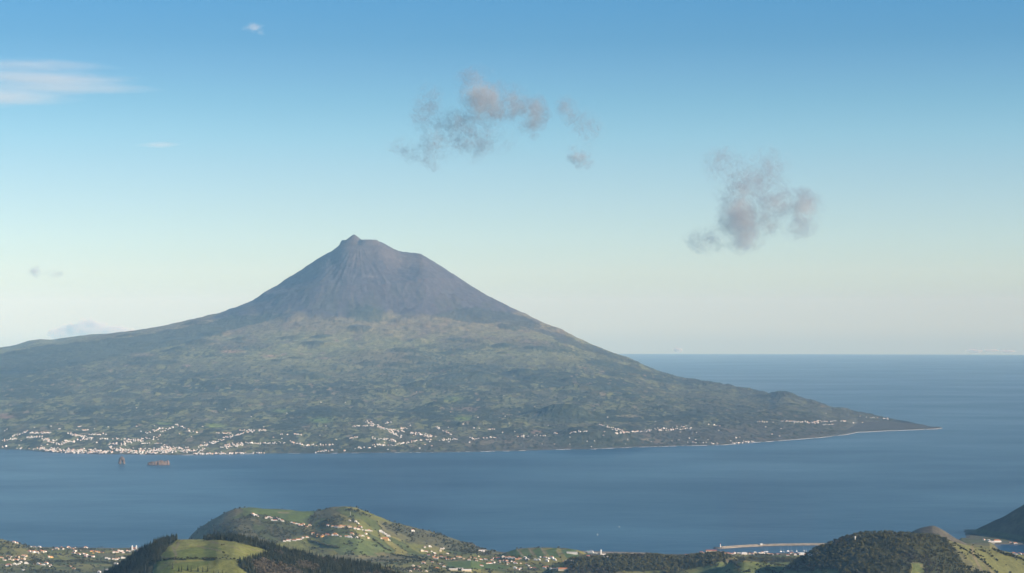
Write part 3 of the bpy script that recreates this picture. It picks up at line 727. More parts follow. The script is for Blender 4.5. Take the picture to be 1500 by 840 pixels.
# the wood over the near hill: the nearest trees in view one by one, the rest as a mass
P = np.concatenate([scatter([WOOD_LEFT], 6.0, 4320, 5300, 60, 320), scatter([WOOD_CREST], 6.6, 4320, 5300, 290, 640)])
drywood = in_poly(P[:, 3], P[:, 4], [(368, 823), (384, 821), (404, 826), (432, 833), (446, 840), (440, 850), (384, 850), (372, 834)]) | ((noise(P[:, 0], P[:, 1], 90, 5) > .32) & (P[:, 3] > 400) )
D = np.hypot(P[:, 0], P[:, 1]); order = np.argsort(D + rs.uniform(0, 60, len(D)))
P = P[order]; drywood = drywood[order]
inview = (P[:, 4] < 845) & (P[:, 3] > 0)
zone = np.where(P[:, 3] < 262, 0, np.where(P[:, 4] > 815, 1, 2))
singles = np.zeros(len(P), bool); cnt = {}
for k in np.nonzero(inview)[0]:
    key = "dry" if drywood[k] else "conifer"
    if cnt.get(key, 0) < (270 if key == "conifer" else 110):
        singles[k] = True; cnt[key] = cnt.get(key, 0) + 1
def near_zone(px, py):
    if px < 262:
        k = 0 if py < 806 else (1 if py < 822 else 2)
        return ["at the top of", "halfway up", "at the foot of"][k] + " the near hill's wooded left flank", "wood on the left flank"
    if py < 812 or px < 366:
        return ("on the near hill's crest, left of the upper pasture's top" if px < 330 else "along the near hill's crest right of the pasture"), "wood along the crest"
    k = 0 if px < 420 else (1 if px < 480 else (2 if px < 530 else 3))
    return ["beside the lower pasture's right end", "below the crest's middle", "on the near hill's right slope", "at the near hill's far right tail"][k], "wood on the right slope"
for k in np.nonzero(singles)[0]:
    kind = "dry" if drywood[k] else "conifer"
    look = "bare brown winter tree " if kind == "dry" else "dark green conifer "
    s_ = rs.uniform(.7, 1.1) * (.6 if kind == "dry" else ((.42 if P[k, 4] < 798 else .62) if zone[k] == 0 else .85))
    zl, zg = near_zone(P[k, 3], P[k, 4])
    place_tree(kind, rs.randint(4), P[k, 0], P[k, 1], P[k, 2], s_, rs.uniform(0, 6.28), "bare_tree" if kind == "dry" else "conifer_tree", look + "in the wood " + zl, "tree", ("bare trees of the near hill's " if kind == "dry" else "conifers of the near hill's ") + zg)
rest = P[~singles]; dr_ = drywood[~singles]
def pack(Q, lo, hi, nprot): return np.column_stack([Q[:, :3], rs.uniform(lo, hi, len(Q)), rs.uniform(0, 6.28, len(Q)), rs.randint(0, nprot, len(Q))])
merged_trees("conifer_forest", FAR_CONIFERS, pack(rest[~dr_], .5, .95, 3), [mat_bark, mat_needle])
if dr_.any(): merged_trees("bare_forest", FAR_BROAD, pack(rest[dr_], .6, .9, 3), [mat_bark, mat_dry])
# woods of the middle distance
Q = np.concatenate([scatter([WOOD_RISE], 9.0, 6400, 7700, 815, 1090), scatter([WOOD_CONE], 8.5, 6400, 7500, 1140, 1430), scatter([WOOD_TOWN], 10, 7200, 8400, 1070, 1200, height=8)])
ntype = noise(Q[:, 0], Q[:, 1], 130, 9) + rs.normal(0, .15, len(Q))
dry_q = ntype > .38
con_q = ntype < -.35
order = np.argsort(np.hypot(Q[:, 0], Q[:, 1]) + rs.uniform(0, 900, len(Q)))
sing = np.zeros(len(Q), bool); c_ = 0
for k in order:
    if Q[k, 4] < 838 and not dry_q[k] and not con_q[k] and c_ < 240:
        sing[k] = True; c_ += 1
for k in np.nonzero(sing)[0]:
    zn = 0 if Q[k, 3] < 1100 else 1
    hz = "left end" if Q[k, 3] < 905 else ("middle" if Q[k, 3] < 985 else "right end")
    cz = ("upper" if Q[k, 4] < 803 else "lower") + " " + ("left side" if Q[k, 3] < 1240 else ("middle" if Q[k, 3] < 1310 else "right side"))
    place_tree("broad", rs.randint(4), Q[k, 0], Q[k, 1], Q[k, 2], rs.uniform(.7, 1.1), rs.uniform(0, 6.28), "evergreen_tree", ["dark round evergreen tree at the " + hz + " of the low wooded rise", "dark round evergreen tree on the wooded cone's " + cz][zn], "tree", ["evergreen trees on the low wooded rise", "evergreen trees covering the rounded cone"][zn])
Q2 = Q[~sing]; nt = ntype[~sing]
merged_trees("woodland", FAR_BROAD, pack(Q2[(nt <= .38) & (nt >= -.35)], .6, 1.15, 3), [mat_bark, mat_leaf])
merged_trees("conifer_woods", FAR_CONIFERS, pack(Q2[nt < -.35], .5, .8, 3), [mat_bark, mat_needle])
merged_trees("bare_woods", FAR_BROAD, pack(Q2[nt > .38], .5, .95, 3), [mat_bark, mat_dry])
# scrub, hedges and copses over the slopes and the lowland
def scrub_ok(x, y, z, px, py):
    g = in_poly(px, py, SCRUB_SLOPE) | in_poly(px, py, SCRUB_TOP) | in_poly(px, py, SCRUB_SPUR)
    xr = x * math.cos(th) + y * math.sin(th); yr = -x * math.sin(th) + y * math.cos(th)
    m2_ = fbm(x, y, 140, 4, 311); m3_ = fbm(x, y, 35, 3, 321); m1_ = fbm(x, y, 600, 4, 301)
    w_, f_ = cells(xr * 1.5 + 18 * m2_, yr * .62 + 18 * m3_, 105, 17)
    hedge = (f_ < .06) & (rs.uniform(size=len(x)) < .65)
    copse = (m1_ + .8 * m2_ > .5) & (rs.uniform(size=len(x)) < .7)
    dense = g & (m2_ + .5 * m3_ > -.12)
    slope_lane = in_poly(px, py, [(1376, 790), (1390, 795), (1412, 812), (1440, 842), (1402, 842), (1392, 815)]) & (m3_ > 0)
    no = in_poly(px, py, [(655, 824), (690, 821), (720, 827), (748, 830), (740, 834), (690, 834), (655, 832)]) | in_poly(px, py, [(742, 806), (850, 802), (845, 815), (745, 816)]) | in_poly(px, py, [(352, 744), (462, 749), (446, 766), (430, 764), (400, 757), (372, 752)]) | ((px > 1310) & (np.hypot(x, y) > 8450))
    return (dense | hedge | copse | slope_lane) & ~no
ALLF = [[(-50, 700), (1550, 700), (1550, 870), (-50, 870)]]
B = scatter(ALLF, 11.5, 6500, 9100, -20, 1520, scrub_ok, height=5)
inwood = np.zeros(len(B), bool)
for p in (WOOD_RISE, WOOD_CONE): inwood |= in_poly(B[:, 3], B[:, 4], p)
B = B[~inwood]
sc_dry = noise(B[:, 0], B[:, 1], 160, 33) > .25
merged_trees("scrub_vegetation", BUSHES, pack(B[~sc_dry], .7, 1.7, 3), [mat_bark, mat_leaf])
merged_trees("dry_undergrowth", BUSHES, pack(B[sc_dry], .5, 1.2, 3), [mat_bark, mat_dry])
HEDGES = [("dark bank of shrubs below the upper pasture of the near hill", [(232, 822), (262, 820.5), (300, 819.5), (318, 820)], 5.0, 1.0),
          ("long hedge running down the sunny slope beside the cone", [(1396, 796), (1418, 809), (1440, 823), (1462, 841)], 7.0, 1.3),
          ("short hedge in the sunny fields nearest the cone's shoulder", [(1419, 805), (1430, 812), (1441, 818)], 7.0, 1.1),
          ("hedge between the sunny fields above the bay", [(1434, 806), (1446, 811), (1462, 822)], 7.0, 1.3),
          ("dark belt of trees above the road to the bay", [(1454, 806), (1470, 812), (1490, 818), (1510, 824)], 6.0, 1.7),
          ("dark curved hedge down the hill's green slope", [(1060, 818), (1072, 824), (1084, 832)], 6.5, 1.1),
          ("dark hedge across the lower green fields before the cone", [(1120, 834), (1134, 838), (1146, 839)], 6.5, 1.2),
          ("dark row of bushes under the houses on the headland slope", [(452, 791), (462, 795), (480, 800), (497, 804)], 7.0, 1.5),
          ("dark row of trees down the green slope behind the orange house", [(545, 790), (556, 798), (564, 805), (573, 808)], 7.0, 1.5),
          ("hedge at the foot of the green slope below the spur", [(575, 813), (590, 815), (604, 817), (625, 822)], 7.0, 1.2)]
for lab, pts, step, sc in HEDGES:
    P3 = [near.hit(px, py, 4000) for px, py in pts]; P3 = [p for p in P3 if p]
    H_ = []
    for p, q in zip(P3, P3[1:]):
        L = math.hypot(q[0] - p[0], q[1] - p[1]); n_ = max(2, int(L / step * 1.6))
        for k in range(n_):
            t = (k + rs.uniform()) / n_
            x_ = p[0] + (q[0] - p[0]) * t + rs.normal(0, 1.3); y_ = p[1] + (q[1] - p[1]) * t + rs.normal(0, 1.3)
            H_.append((x_, y_, float(near.height(np.array(x_), np.array(y_))) - .3, sc * rs.uniform(.7, 1.3), rs.uniform(0, 6), rs.randint(3)))
    if len(H_) < 2: continue
    o = merged_trees("hedge", BUSHES, np.array(H_), [mat_bark, mat_leaf])
    o["kind"] = "thing"; o["label"] = lab; o["category"] = "hedge"; o["group"] = "hedges on the near island"

# ------------------------------------------------------------------ houses of the near island
mw = {"white": mottled("white_render", (0.62, 0.60, 0.55), (0.80, 0.78, 0.73), .2), "cream": mottled("cream_render", (0.62, 0.52, 0.36), (0.72, 0.62, 0.45), .2), "yellow": mottled("ochre_render", (0.62, 0.40, 0.13), (0.70, 0.48, 0.18), .2), "grey": mottled("bare_block_wall", (0.30, 0.28, 0.25), (0.42, 0.40, 0.36), .2)}
mr_ = {"orange": mottled("orange_roof_tiles", (0.42, 0.16, 0.07), (0.56, 0.25, 0.12), .3), "red": mottled("red_brown_roof_tiles", (0.26, 0.085, 0.05), (0.36, 0.13, 0.08), .3), "pale": mottled("pale_roof_sheet", (0.55, 0.50, 0.44), (0.70, 0.66, 0.6), .3), "brown": mottled("weathered_roof_tiles", (0.20, 0.13, 0.09), (0.30, 0.20, 0.14), .3)}
def box(x0, y0, z0, x1, y1, z1):
    v = [(x0, y0, z0), (x1, y0, z0), (x1, y1, z0), (x0, y1, z0), (x0, y0, z1), (x1, y0, z1), (x1, y1, z1), (x0, y1, z1)]
    return v, [(0, 1, 5, 4), (1, 2, 6, 5), (2, 3, 7, 6), (3, 0, 4, 7), (4, 5, 6, 7), (3, 2, 1, 0)]
def poly_mesh(name, parts, mats):
    """parts: (verts, faces, material index) -> one mesh"""
    V, F, M = [], [], []
    for v, f, m in parts:
        off = len(V); V += [tuple(p) for p in v]; F += [tuple(i + off for i in q) for q in f]; M += [m] * len(f)
    me = bpy.data.meshes.new(name); me.from_pydata(V, [], F)
    for m in mats: me.materials.append(m)
    me.polygons.foreach_set("material_index", M); me.update()
    return me
def gable(w, d, h, rise, over):
    """a pitched roof 0.25 m thick, ridge along x"""
    a, b = w / 2 + over, d / 2 + over; lo = h - over * rise / (d / 2)
    v = [(-a, -b, lo), (a, -b, lo), (a, b, lo), (-a, b, lo), (-a, 0, h + rise), (a, 0, h + rise),
         (-a, -b, lo + .25), (a, -b, lo + .25), (a, b, lo + .25), (-a, b, lo + .25), (-a, 0, h + rise + .25), (a, 0, h + rise + .25)]
    f = [(6, 7, 11, 10), (8, 9, 10, 11), (1, 0, 4, 5), (3, 2, 5, 4), (0, 1, 7, 6), (2, 3, 9, 8), (0, 6, 10, 4), (4, 10, 9, 3), (7, 1, 5, 11), (11, 5, 2, 8)]
    return v, f
def hip(w, d, h, rise, over):
    a, b = w / 2 + over, d / 2 + over; q = w / 2 - d / 2 * .8
    v = [(-a, -b, h), (a, -b, h), (a, b, h), (-a, b, h), (-q, 0, h + rise), (q, 0, h + rise)]
    return v, [(0, 1, 5, 4), (2, 3, 4, 5), (3, 0, 4), (1, 2, 5), (3, 2, 1, 0)]
SIZES = [(11, 8, 3.4, 2.2, 0), (13, 9, 5.6, 2.4, 1), (9, 7.5, 3.2, 2.0, 0), (15, 9, 3.6, 2.4, 0), (12, 10, 6.2, 2.2, 1)]
HM = {}
def house_meshes(si, wc, rc):
    key = (si, wc)
    w, d, h, rise, hp = SIZES[si]
    if key not in HM:
        v, f = box(-w / 2, -d / 2, -2.5, w / 2, d / 2, h); f = f[:-1]
        if not hp:
            f = f[:4]
            v = v + [(-w / 2, 0, h + rise - .06), (w / 2, 0, h + rise - .06)]; f += [(7, 4, 8), (5, 6, 9)]
        else: f = f[:4]
        ex = box(w / 2 - .5, -d / 2 - 2.2, -2.5, w / 2 + 3.2, d / 2 - 2.5, h * .62)
        HM[key] = poly_mesh("wall", [(v, f, 0), (ex[0], ex[1], 0)], [mw[wc]])
    kr = ("r", si, rc)
    if kr not in HM:
        v, f = (hip if hp else gable)(w, d, h, rise, .5)
        ex = box(w / 2 + .6, -d / 2 - 2.4, h * .62, w / 2 + 3.5, d / 2 - 2.3, h * .62 + .3)
        HM[kr] = poly_mesh("roof", [(v, f, 0), (ex[0], ex[1], 0)], [mr_[rc]])
    kc = ("c", si)
    if kc not in HM:
        b_ = box(-w * .28, d * .1, h + .4, -w * .28 + .9, d * .1 + .8, h + rise + 1.0)
        HM[kc] = poly_mesh("chimney", [(b_[0], b_[1], 0)], [mw["white"]])
    return HM[key], HM[kr], HM[kc]
rh = np.random.RandomState(3)
# (where it is, its houses' look, [(frame x, frame y) ...])   looks: w white, c cream, y yellow, g grey; o orange, r red, p pale, b brown
def row(x0, y0, x1, y1, n, jx=1.5, jy=.8):
    n = n if n < 8 else int(round(n * .85))
    return [(x0 + (x1 - x0) * (k + .5) / n + rh.uniform(-jx, jx) * 1.5, y0 + (y1 - y0) * (k + .5) / n + rh.normal(0, jy * 1.05)) for k in range(n)]
VILLAGES = [
    ("on the grassy knoll at the far left coast", "wo wp", row(18, 795.5, 26, 796, 2, .3, .2)),
    ("by the dark trees left of the coastal village", "gb wp", row(41, 802, 60, 802, 3)),
    ("in the coastal village's left end", "wo wr co", row(40, 810, 68, 808, 9)),
    ("in the coastal village's seaside row", "wo wr wo co", row(73, 806, 126, 805, 16, 2, 1.5)),
    ("in the slanting row under the coastal village", "wr wo co wr", row(105, 809, 140, 818, 12, 1.5, 1)),
    ("in the orange group right of the coastal village", "yo wo yr", row(131, 808, 150, 809, 6, 1, 1.4)),
    ("of the pair alone on the green lowland", "wo yo", row(69, 816, 76, 817, 2, .2, .3)),
    ("in the upper group left of the church", "wr wo wp", row(164, 809, 181, 808, 7, 1, 1.5)),
    ("in the lower group left of the church", "wp wp wo cr", row(155, 818, 190, 818, 9, 1.5, 2)),
    ("around the twin-towered church", "wr wo", [(186, 807.5), (190, 808), (203, 808), (207, 807)]),
    ("in the upper row at the bottom left corner", "wo cr wo", row(1, 817, 40, 816, 9, 1.5, .8)),
    ("in the middle row at the bottom left corner", "wo wr cp", row(1, 822, 38, 821, 9, 1.5, .7)),
    ("in the lower row at the bottom left corner", "wp wo wr", row(8, 829, 38, 825, 7, 1.5, .8)),
    ("in the row along the lowland hedges", "wr wo wp", row(50, 827, 77, 830, 7, 1, .8)),
    ("by dark hedges low on the lowland", "wp co", [(102, 831), (108, 834), (34, 836), (145, 839), (158, 836), (170, 827), (173, 829)]),
    ("highest under the headland's rim", "wp wo", row(369, 754.5, 379, 757, 4, .5, .5)),
    ("in the headland lane's second group", "wo wr wp", row(388, 759, 415, 763, 9, 1, 1.2)),
    ("in the headland lane's third group", "wo co wp", row(424, 767, 455, 771, 10, 1, 1)),
    ("in the hillside village's upper row", "co wo wr cb", row(478, 771, 515, 773, 11, 1, 1)),
    ("in the hillside village's upper middle", "wp cp wo", row(518, 775, 545, 779, 7, 1, 1)),
    ("in the hillside village's upper right end", "wp wp", row(556, 780, 569, 785, 5, .6, .8)),
    ("in the hillside village's lower left tail", "wp wo wr", row(413, 794, 452, 787, 10, 1, .6)),
    ("in the hillside village's lower middle", "wo yo wr co", row(456, 785, 500, 784, 13, 1, 1.3)),
    ("in the hillside village's lower right", "wo wp co", row(505, 787, 542, 786, 10, 1, 1.4)),
    ("beneath the headland's green summit", "wp", [(512, 763), (521, 765), (524, 767.5)]),
    ("beside the large ochre villa", "co wr", [(558, 789.5), (563, 790.5), (569, 792)]),
    ("alone on the spur's skyline", "wr", [(604, 778.5)]),
    ("in the spur foot's upper cluster", "wp cp wo wr", [(622, 802.5), (629, 801.5), (618, 808), (624, 808.5), (632, 808.5), (636, 811), (647, 805), (650, 804), (645, 808), (655, 812)]),
    ("in the spur foot's long row", "wr wo co", row(626, 816, 701, 819, 19, 1.5, 1.6)),
    ("in the scattered cluster below the spur", "wo cp yo", [(605, 830), (613, 831), (620, 826), (638, 819), (641, 827), (646, 828), (650, 831), (633, 824), (609, 835), (601, 838), (616, 837), (624, 838), (640, 834)]),
    ("in the valley village's dense left cluster", "wo wr co", row(700, 820, 724, 824, 12, 1.5, 2.4)),
    ("in the valley village's dense right cluster", "wo wr co yo", row(727, 823, 762, 826, 14, 1.5, 2)),
    ("in the row left below the terraces", "wo wr cp", row(728, 817, 763, 819, 7, 1, .8)),
    ("at the foot of the terraced green hill", "wp yo wr wp", [(769, 817.5), (772, 820), (784, 821), (789, 821), (791, 817), (798, 817), (803, 819), (808, 818), (812, 821), (801, 822.5), (825, 823), (829, 822), (837, 822)]),
    ("in the valley village's lower part", "wo wp cr", [(754, 833), (759, 835), (763, 834), (771, 827), (774, 829.5), (777, 833), (783, 833), (797, 833), (801, 831), (807, 834), (812, 833), (817, 834)]),
    ("left of the harbour's white tower", "wr cp", [(862, 816), (867, 815), (872, 816), (886, 816.5), (892, 817)]),
    ("on the skyline of the wooded rise", "wr", [(1004, 811.5), (1027, 809.5), (1030, 811.5)]),
    ("in town near the breakwater lighthouse", "wr wo co", row(1056, 811, 1076, 812.5, 7, 1, 1)),
    ("in the town's middle row", "wr cp wo", row(1080, 812, 1140, 812.5, 14, 1.5, .8)),
    ("in the town's dense right end", "wo wr wp", row(1152, 812, 1197, 812.5, 16, 1.5, 2)),
    ("on the far shore of the small bay", "wp wo", [(1441, 791.5), (1448, 792.5), (1454, 793.5), (1480, 795.5), (1487, 796.5)]),
    ("on the near shore of the small bay", "wr wo", row(1482, 812, 1500, 812.5, 4, .5, .6)),
]
WORD = {"w": "white", "c": "cream", "y": "yellow", "g": "grey"}; RWORD = {"o": "orange", "r": "red", "p": "pale", "b": "brown"}
n_houses = 0
for where, looks, pts in VILLAGES:
    looks = looks.split(); placed = []
    for px, py in sorted(pts):
        q = near.hit(px, py, 5500)
        if not q or q[2] + drop(q[0] ** 2 + q[1] ** 2) < 1.0: q = near.hit(px, py + 2.5, 5500)
        if q and q[2] + drop(q[0] ** 2 + q[1] ** 2) >= 0.5: placed.append((px, py, q))
    n_ = len(placed)
    ang0 = rh.uniform(-.4, .4)
    for k, (px, py, q) in enumerate(placed):
        lk = looks[rh.randint(len(looks))]
        wc = {"w": "white", "c": "cream", "y": "yellow", "g": "grey"}[lk[0]]; rc = {"o": "orange", "r": "red", "p": "pale", "b": "brown"}[lk[1]]
        si = rh.randint(5)
        o = bpy.data.objects.new("house", None); scene.collection.objects.link(o)
        o.location = q; o.rotation_euler = (0, 0, ang0 + rh.choice([0, 0, math.pi / 2]) + rh.normal(0, .15)); s_ = rh.uniform(.7, 1.08); o.scale = (s_, s_, s_)
        wme, rme, cme = house_meshes(si, wc, rc)
        link("wall", wme, o); rf = link("roof", rme, o); link("chimney", cme, rf)
        pos = {1: "", 2: ["left one ", "right one "][k]}.get(n_, from_left(k, n_) + " ") if n_ < 3 else from_left(k, n_) + " "
        txt = f"{WORD[lk[0]]} house, {RWORD[lk[1]]} roof, {pos}{where}".replace("from the left", "from left")
        if len(txt.split()) > 16: print("LONG", txt)
        o["label"] = txt; o["category"] = "house"; o["group"] = "houses " + where
        n_houses += 1
print("houses", n_houses)
def building(name, px, py, rz, parts, label, category, group=None, dz=0.0, sea=False, rmin=5500):
    """parts: list of (name, [(box or verts/faces)], material, parent index)"""
    if sea:
        a, _ = ray(px, py); r = float(sea_r(px, py)); q = (r * math.sin(a), r * math.cos(a), -drop(r * r))
    else:
        q = near.hit(px, py, rmin)
    o = bpy.data.objects.new(name, None); scene.collection.objects.link(o)
    o.location = (q[0], q[1], q[2] + dz); o.rotation_euler = (0, 0, rz)
    made = []
    for pn, geo, mat, par in parts:
        me = poly_mesh(pn, [(v, f, 0) for v, f in geo], [mat]); made.append(link(pn, me, o if par is None else made[par]))
    o["label"] = label; o["category"] = category
    if group: o["group"] = group
    return o
def prism(cx, cy, z0, z1, r0, r1, n=10):
    v = [(cx + r0 * math.cos(2 * math.pi * k / n), cy + r0 * math.sin(2 * math.pi * k / n), z0) for k in range(n)] + [(cx + r1 * math.cos(2 * math.pi * k / n), cy + r1 * math.sin(2 * math.pi * k / n), z1) for k in range(n)]
    return v, [(k, (k + 1) % n, n + (k + 1) % n, n + k) for k in range(n)] + [tuple(range(n, 2 * n)), tuple(range(n - 1, -1, -1))]
W_, O_, P_, DK = mw["white"], mr_["orange"], mr_["pale"], mottled("basalt_trim", (0.05, 0.048, 0.045), (0.08, 0.075, 0.07), .4)
# the twin-towered church on the left coast
nave_r = gable(12, 26, 10, 4.5, .5)
nave_rot = ([(y, x, z) for x, y, z in nave_r[0]], [tuple(reversed(f)) for f in nave_r[1]])
building("church", 197, 807, .1, [
    ("nave", [box(-7, -12, -3, 7, 18, 9)], W_, None),
    ("roof", [([(x, y + 3, z) for x, y, z in gable(15, 31, 9, 5, .4)[0]], gable(15, 31, 9, 5, .4)[1])], O_, None),
    ("tower", [box(-11.5, -14, -3, -6, -8, 21), prism(-8.75, -11, 21, 25, 3.4, .3, 8)], W_, None),
    ("tower", [box(6, -14, -3, 11.5, -8, 21), prism(8.75, -11, 21, 25, 3.4, .3, 8)], W_, None)],
    "white church with twin towers standing on the shore of the left lowland", "church")
building("church", 880.5, 815, .2, [
    ("nave", [box(2.2, -6, -3, 20, 6, 7)], W_, None),
    ("roof", [([(x + 11, y, z) for x, y, z in gable(18, 12.4, 7, 3, .4)[0]], gable(18, 12.4, 7, 3, .4)[1])], mr_["pale"], None),
    ("tower", [box(-3.2, -3, -3, 2.2, 3, 24), prism(-.5, 0, 24, 30, 3.2, .2, 8)], W_, None)],
    "white church with one tall pointed tower beside the ferry harbour", "church")
building("hall", 706.5, 808.5, 0.05, [("wall", [box(-16, -6, -3, 16, 6, 5)], W_, None), ("roof", [gable(32, 12, 5, 3, .5)], mr_["pale"], None)], "long white hall where the headland drops to the sea", "hall")
for k, (px, py, L, lab) in enumerate(((664, 836, 30, "leftmost of the long pale workshops at the bottom of the valley"), (673, 835, 26, "middle one of the long pale workshops at the bottom of the valley"), (683, 837, 34, "rightmost of the long pale workshops at the bottom of the valley"))):
    building("workshop", px, py, .1 * k, [("wall", [box(-L / 2, -8, -3, L / 2, 8, 5)], mw["cream"], None), ("roof", [gable(L, 16, 5, 2, .4)], P_, None)], lab, "workshop", "long pale workshops in the valley")
building("hall", 827, 835, -.05, [("wall", [box(-22, -7, -3, 22, 7, 4.5)], mw["cream"], None), ("roof", [gable(44, 14, 4.5, 3, .5)], O_, None)], "long low hall with orange roof at the valley village's right end", "hall")
building("hall", 1042, 808.5, .05, [("wall", [box(-24, -6, -4, 24, 6, 5)], mw["cream"], None), ("roof", [gable(48, 12, 5, 3.2, .5)], mr_["red"], None)], "long building with red roof on the hilltop by the breakwater lighthouse", "hall")
building("hall", 1090, 812.5, .1, [("wall", [box(-13, -7, -3, 13, 7, 7)], W_, None), ("roof", [hip(26, 14, 7, 3, .5)], P_, None)], "large white building with pale roof in the town's middle", "hall")
building("warehouse", 1175, 813, .05, [("wall", [box(-9, -7, -3, 9, 7, 9)], W_, None), ("roof", [box(-9.3, -7.3, 9.01, 9.3, 7.3, 9.5)], W_, None)], "square flat-roofed white block at the town's right end", "warehouse")
building("villa", 564, 791, -.1, [("wall", [box(-14, -8, -3, 14, 8, 6)], mw["yellow"], None), ("roof", [hip(28, 16, 6, 4, .6)], O_, None)], "large ochre villa with orange roof right of the hillside village", "villa")
building("mansion", 1460, 794.5, .15, [("wall", [box(-17, -8, -3, 10, 8, 8)], W_, None), ("roof", [hip(34, 16, 8, 4, .5)], O_, None), ("wing", [box(10, -6, -3, 20, 6, 6)], W_, None)], "largest white building with orange roof beside the small bay", "building")
building("warehouse", 1452, 795.5, .15, [("wall", [box(-15, -5, -3, 15, 5, 4)], mw["grey"], None), ("roof", [gable(30, 10, 4, 2, .4)], P_, None)], "low grey shed at the water of the small bay", "shed")
building("terminal", 838, 811.5, 0, [("wall", [box(-22, -6, -3, 22, 6, 6)], W_, None), ("roof", [box(-23, -7, 6.01, 23, 7, 6.9)], P_, None)], "long white flat terminal building behind the ferry", "terminal")
mast_m = mottled("white_paint", (0.75, 0.75, 0.73), (0.82, 0.82, 0.8), 1)
building("radio_mast", 513.3, 757, 0, [("pole", [prism(0, 0, -2, 22, .5, .25, 6)], mast_m, None), ("antenna", [box(-.8, -.4, 14, .8, .4, 15.5)], mast_m, None)], "thin pale mast standing on the headland's green summit", "mast")
building("water_tower", 1252.5, 792, 0, [("column", [prism(0, 0, -2, 10, 2.0, 1.6, 8)], W_, None), ("tank", [prism(0, 0, 10.01, 14, 3.2, 3.2, 10)], W_, None)], "small white tower poking above the trees on the cone's left shoulder", "tower")

# ------------------------------------------------------------------ harbour: breakwaters, lighthouse, ships
stone = mottled("pale_quay_stone", (0.20, 0.175, 0.135), (0.34, 0.30, 0.235), .06)
rock_dark = mottled("dark_armour_rock", (0.06, 0.055, 0.05), (0.14, 0.13, 0.11), .25)
def sea_pt(px, py):
    a, _ = ray(px, py); r = float(sea_r(px, py)); return np.array([r * math.sin(a), r * math.cos(a), -drop(r * r)])
def extrude_path(pts, prof, mat, name, parent, jitter=0.0, seg=14.0):
    """sweep a profile (offset across, height) along a polyline on the sea"""
    P_l = []
    for p, q in zip(pts, pts[1:]):
        n_ = max(1, int(np.linalg.norm(q - p) / seg)); P_l += [p + (q - p) * k / n_ for k in range(n_)]
    P_l.append(pts[-1]); P_l = np.array(P_l)
    T = np.gradient(P_l, axis=0); T /= np.linalg.norm(T, axis=1)[:, None]
    N = np.stack([-T[:, 1], T[:, 0], np.zeros(len(T))], 1)
    V = []; m_ = len(prof)
    for p, n_ in zip(P_l, N):
        for o_, h_ in prof:
            j = rh.normal(0, jitter, 3) if jitter else 0
            V.append(p + n_ * o_ + np.array([0, 0, h_]) + j)
    F = []
    for i in range(len(P_l) - 1):
        for k in range(m_ - 1):
            a = i * m_ + k; F.append((a, a + m_, a + m_ + 1, a + 1))
    F.append(tuple(range(m_))); F.append(tuple(reversed(range((len(P_l) - 1) * m_, len(P_l) * m_))))
    me = bpy.data.meshes.new(name); me.from_pydata([tuple(v) for v in V], [], F); me.materials.append(mat); me.update()
    return link(name, me, parent)
def breakwater(pts, label, h1=5.5, h2=9.0, w=16):
    o = bpy.data.objects.new("breakwater", None); scene.collection.objects.link(o)
    o["label"] = label; o["category"] = "breakwater"; o["group"] = "harbour breakwaters"
    pts = [sea_pt(*p) for p in pts]
    extrude_path(pts, [(w, -3), (w, h1), (-w * .4, h1)], stone, "quay", o)
    extrude_path(pts, [(-w * .4, h1 - .5), (-w * .4, h2), (-w * .7, h2), (-w * .7, h1 - .5)], stone, "parapet", o)
    extrude_path(pts, [(-w * .7, h2 - 1.5), (-w * 1.0, h1), (-w * 1.8, -3)], rock_dark, "armour_rocks", o, .8, 8)
    return pts
bw = breakwater([(1300, 798.0), (1250, 798.0), (1200, 798.4), (1150, 799), (1115, 799.8), (1085, 801.4), (1055, 803.6)], "long pale stone breakwater with lighthouse at its end, right of centre", 3.8, 6.8, 13)
bw2 = breakwater([(953, 812.6), (905, 811.4), (860, 810.2), (818, 809)], "lower stone mole with the ferry berthed at it, in the middle", 4, 7, 16)
p = bw[-1]
def at_point(name, p, rz, parts, label, category, group=None):
    o = bpy.data.objects.new(name, None); scene.collection.objects.link(o); o.location = tuple(p); o.rotation_euler = (0, 0, rz)
    for pn, geo, mat in parts: link(pn, poly_mesh(pn, [(v, f, 0) for v, f in geo], [mat]), o)
    o["label"] = label; o["category"] = category
    if group: o["group"] = group
    return o
red_p = mottled("red_paint", (0.45, 0.06, 0.04), (0.55, 0.09, 0.06), .5); green_p = mottled("green_paint", (0.03, 0.22, 0.10), (0.05, 0.30, 0.13), .3); yel_p = mottled("yellow_paint", (0.70, 0.48, 0.04), (0.80, 0.56, 0.07), .5)
glass = mottled("dark_glazing", (0.02, 0.025, 0.03), (0.04, 0.045, 0.05), .5, rough=.15, spec=.5)
at_point("rock_mound", p + (bw[-1] - bw[-2]) / np.linalg.norm(bw[-1] - bw[-2]) * 12, 0, [("boulders", [prism(0, 0, -3, 5.4, 26, 15, 11), prism(9, -6, -3, 3.5, 14, 8, 7), prism(-12, 5, -3, 4, 14, 7, 7)], rock_dark)], "dark rock mound under the breakwater's lighthouse", "rock mound")
at_point("lighthouse", p + np.array([0, 0, 5.2]), 0, [("tower", [prism(0, 0, 0, 13, 2.6, 1.9, 12)], W_), ("gallery", [prism(0, 0, 13.01, 13.6, 2.9, 2.9, 12)], W_), ("lantern", [prism(0, 0, 13.61, 15.8, 1.3, 1.3, 8)], glass), ("cap", [prism(0, 0, 15.81, 17.5, 1.7, .2, 10)], red_p)], "slim white lighthouse at the left tip of the long breakwater", "lighthouse")
def along(t, pts):
    k = int(t); return pts[k] + (pts[k + 1] - pts[k]) * (t - k)
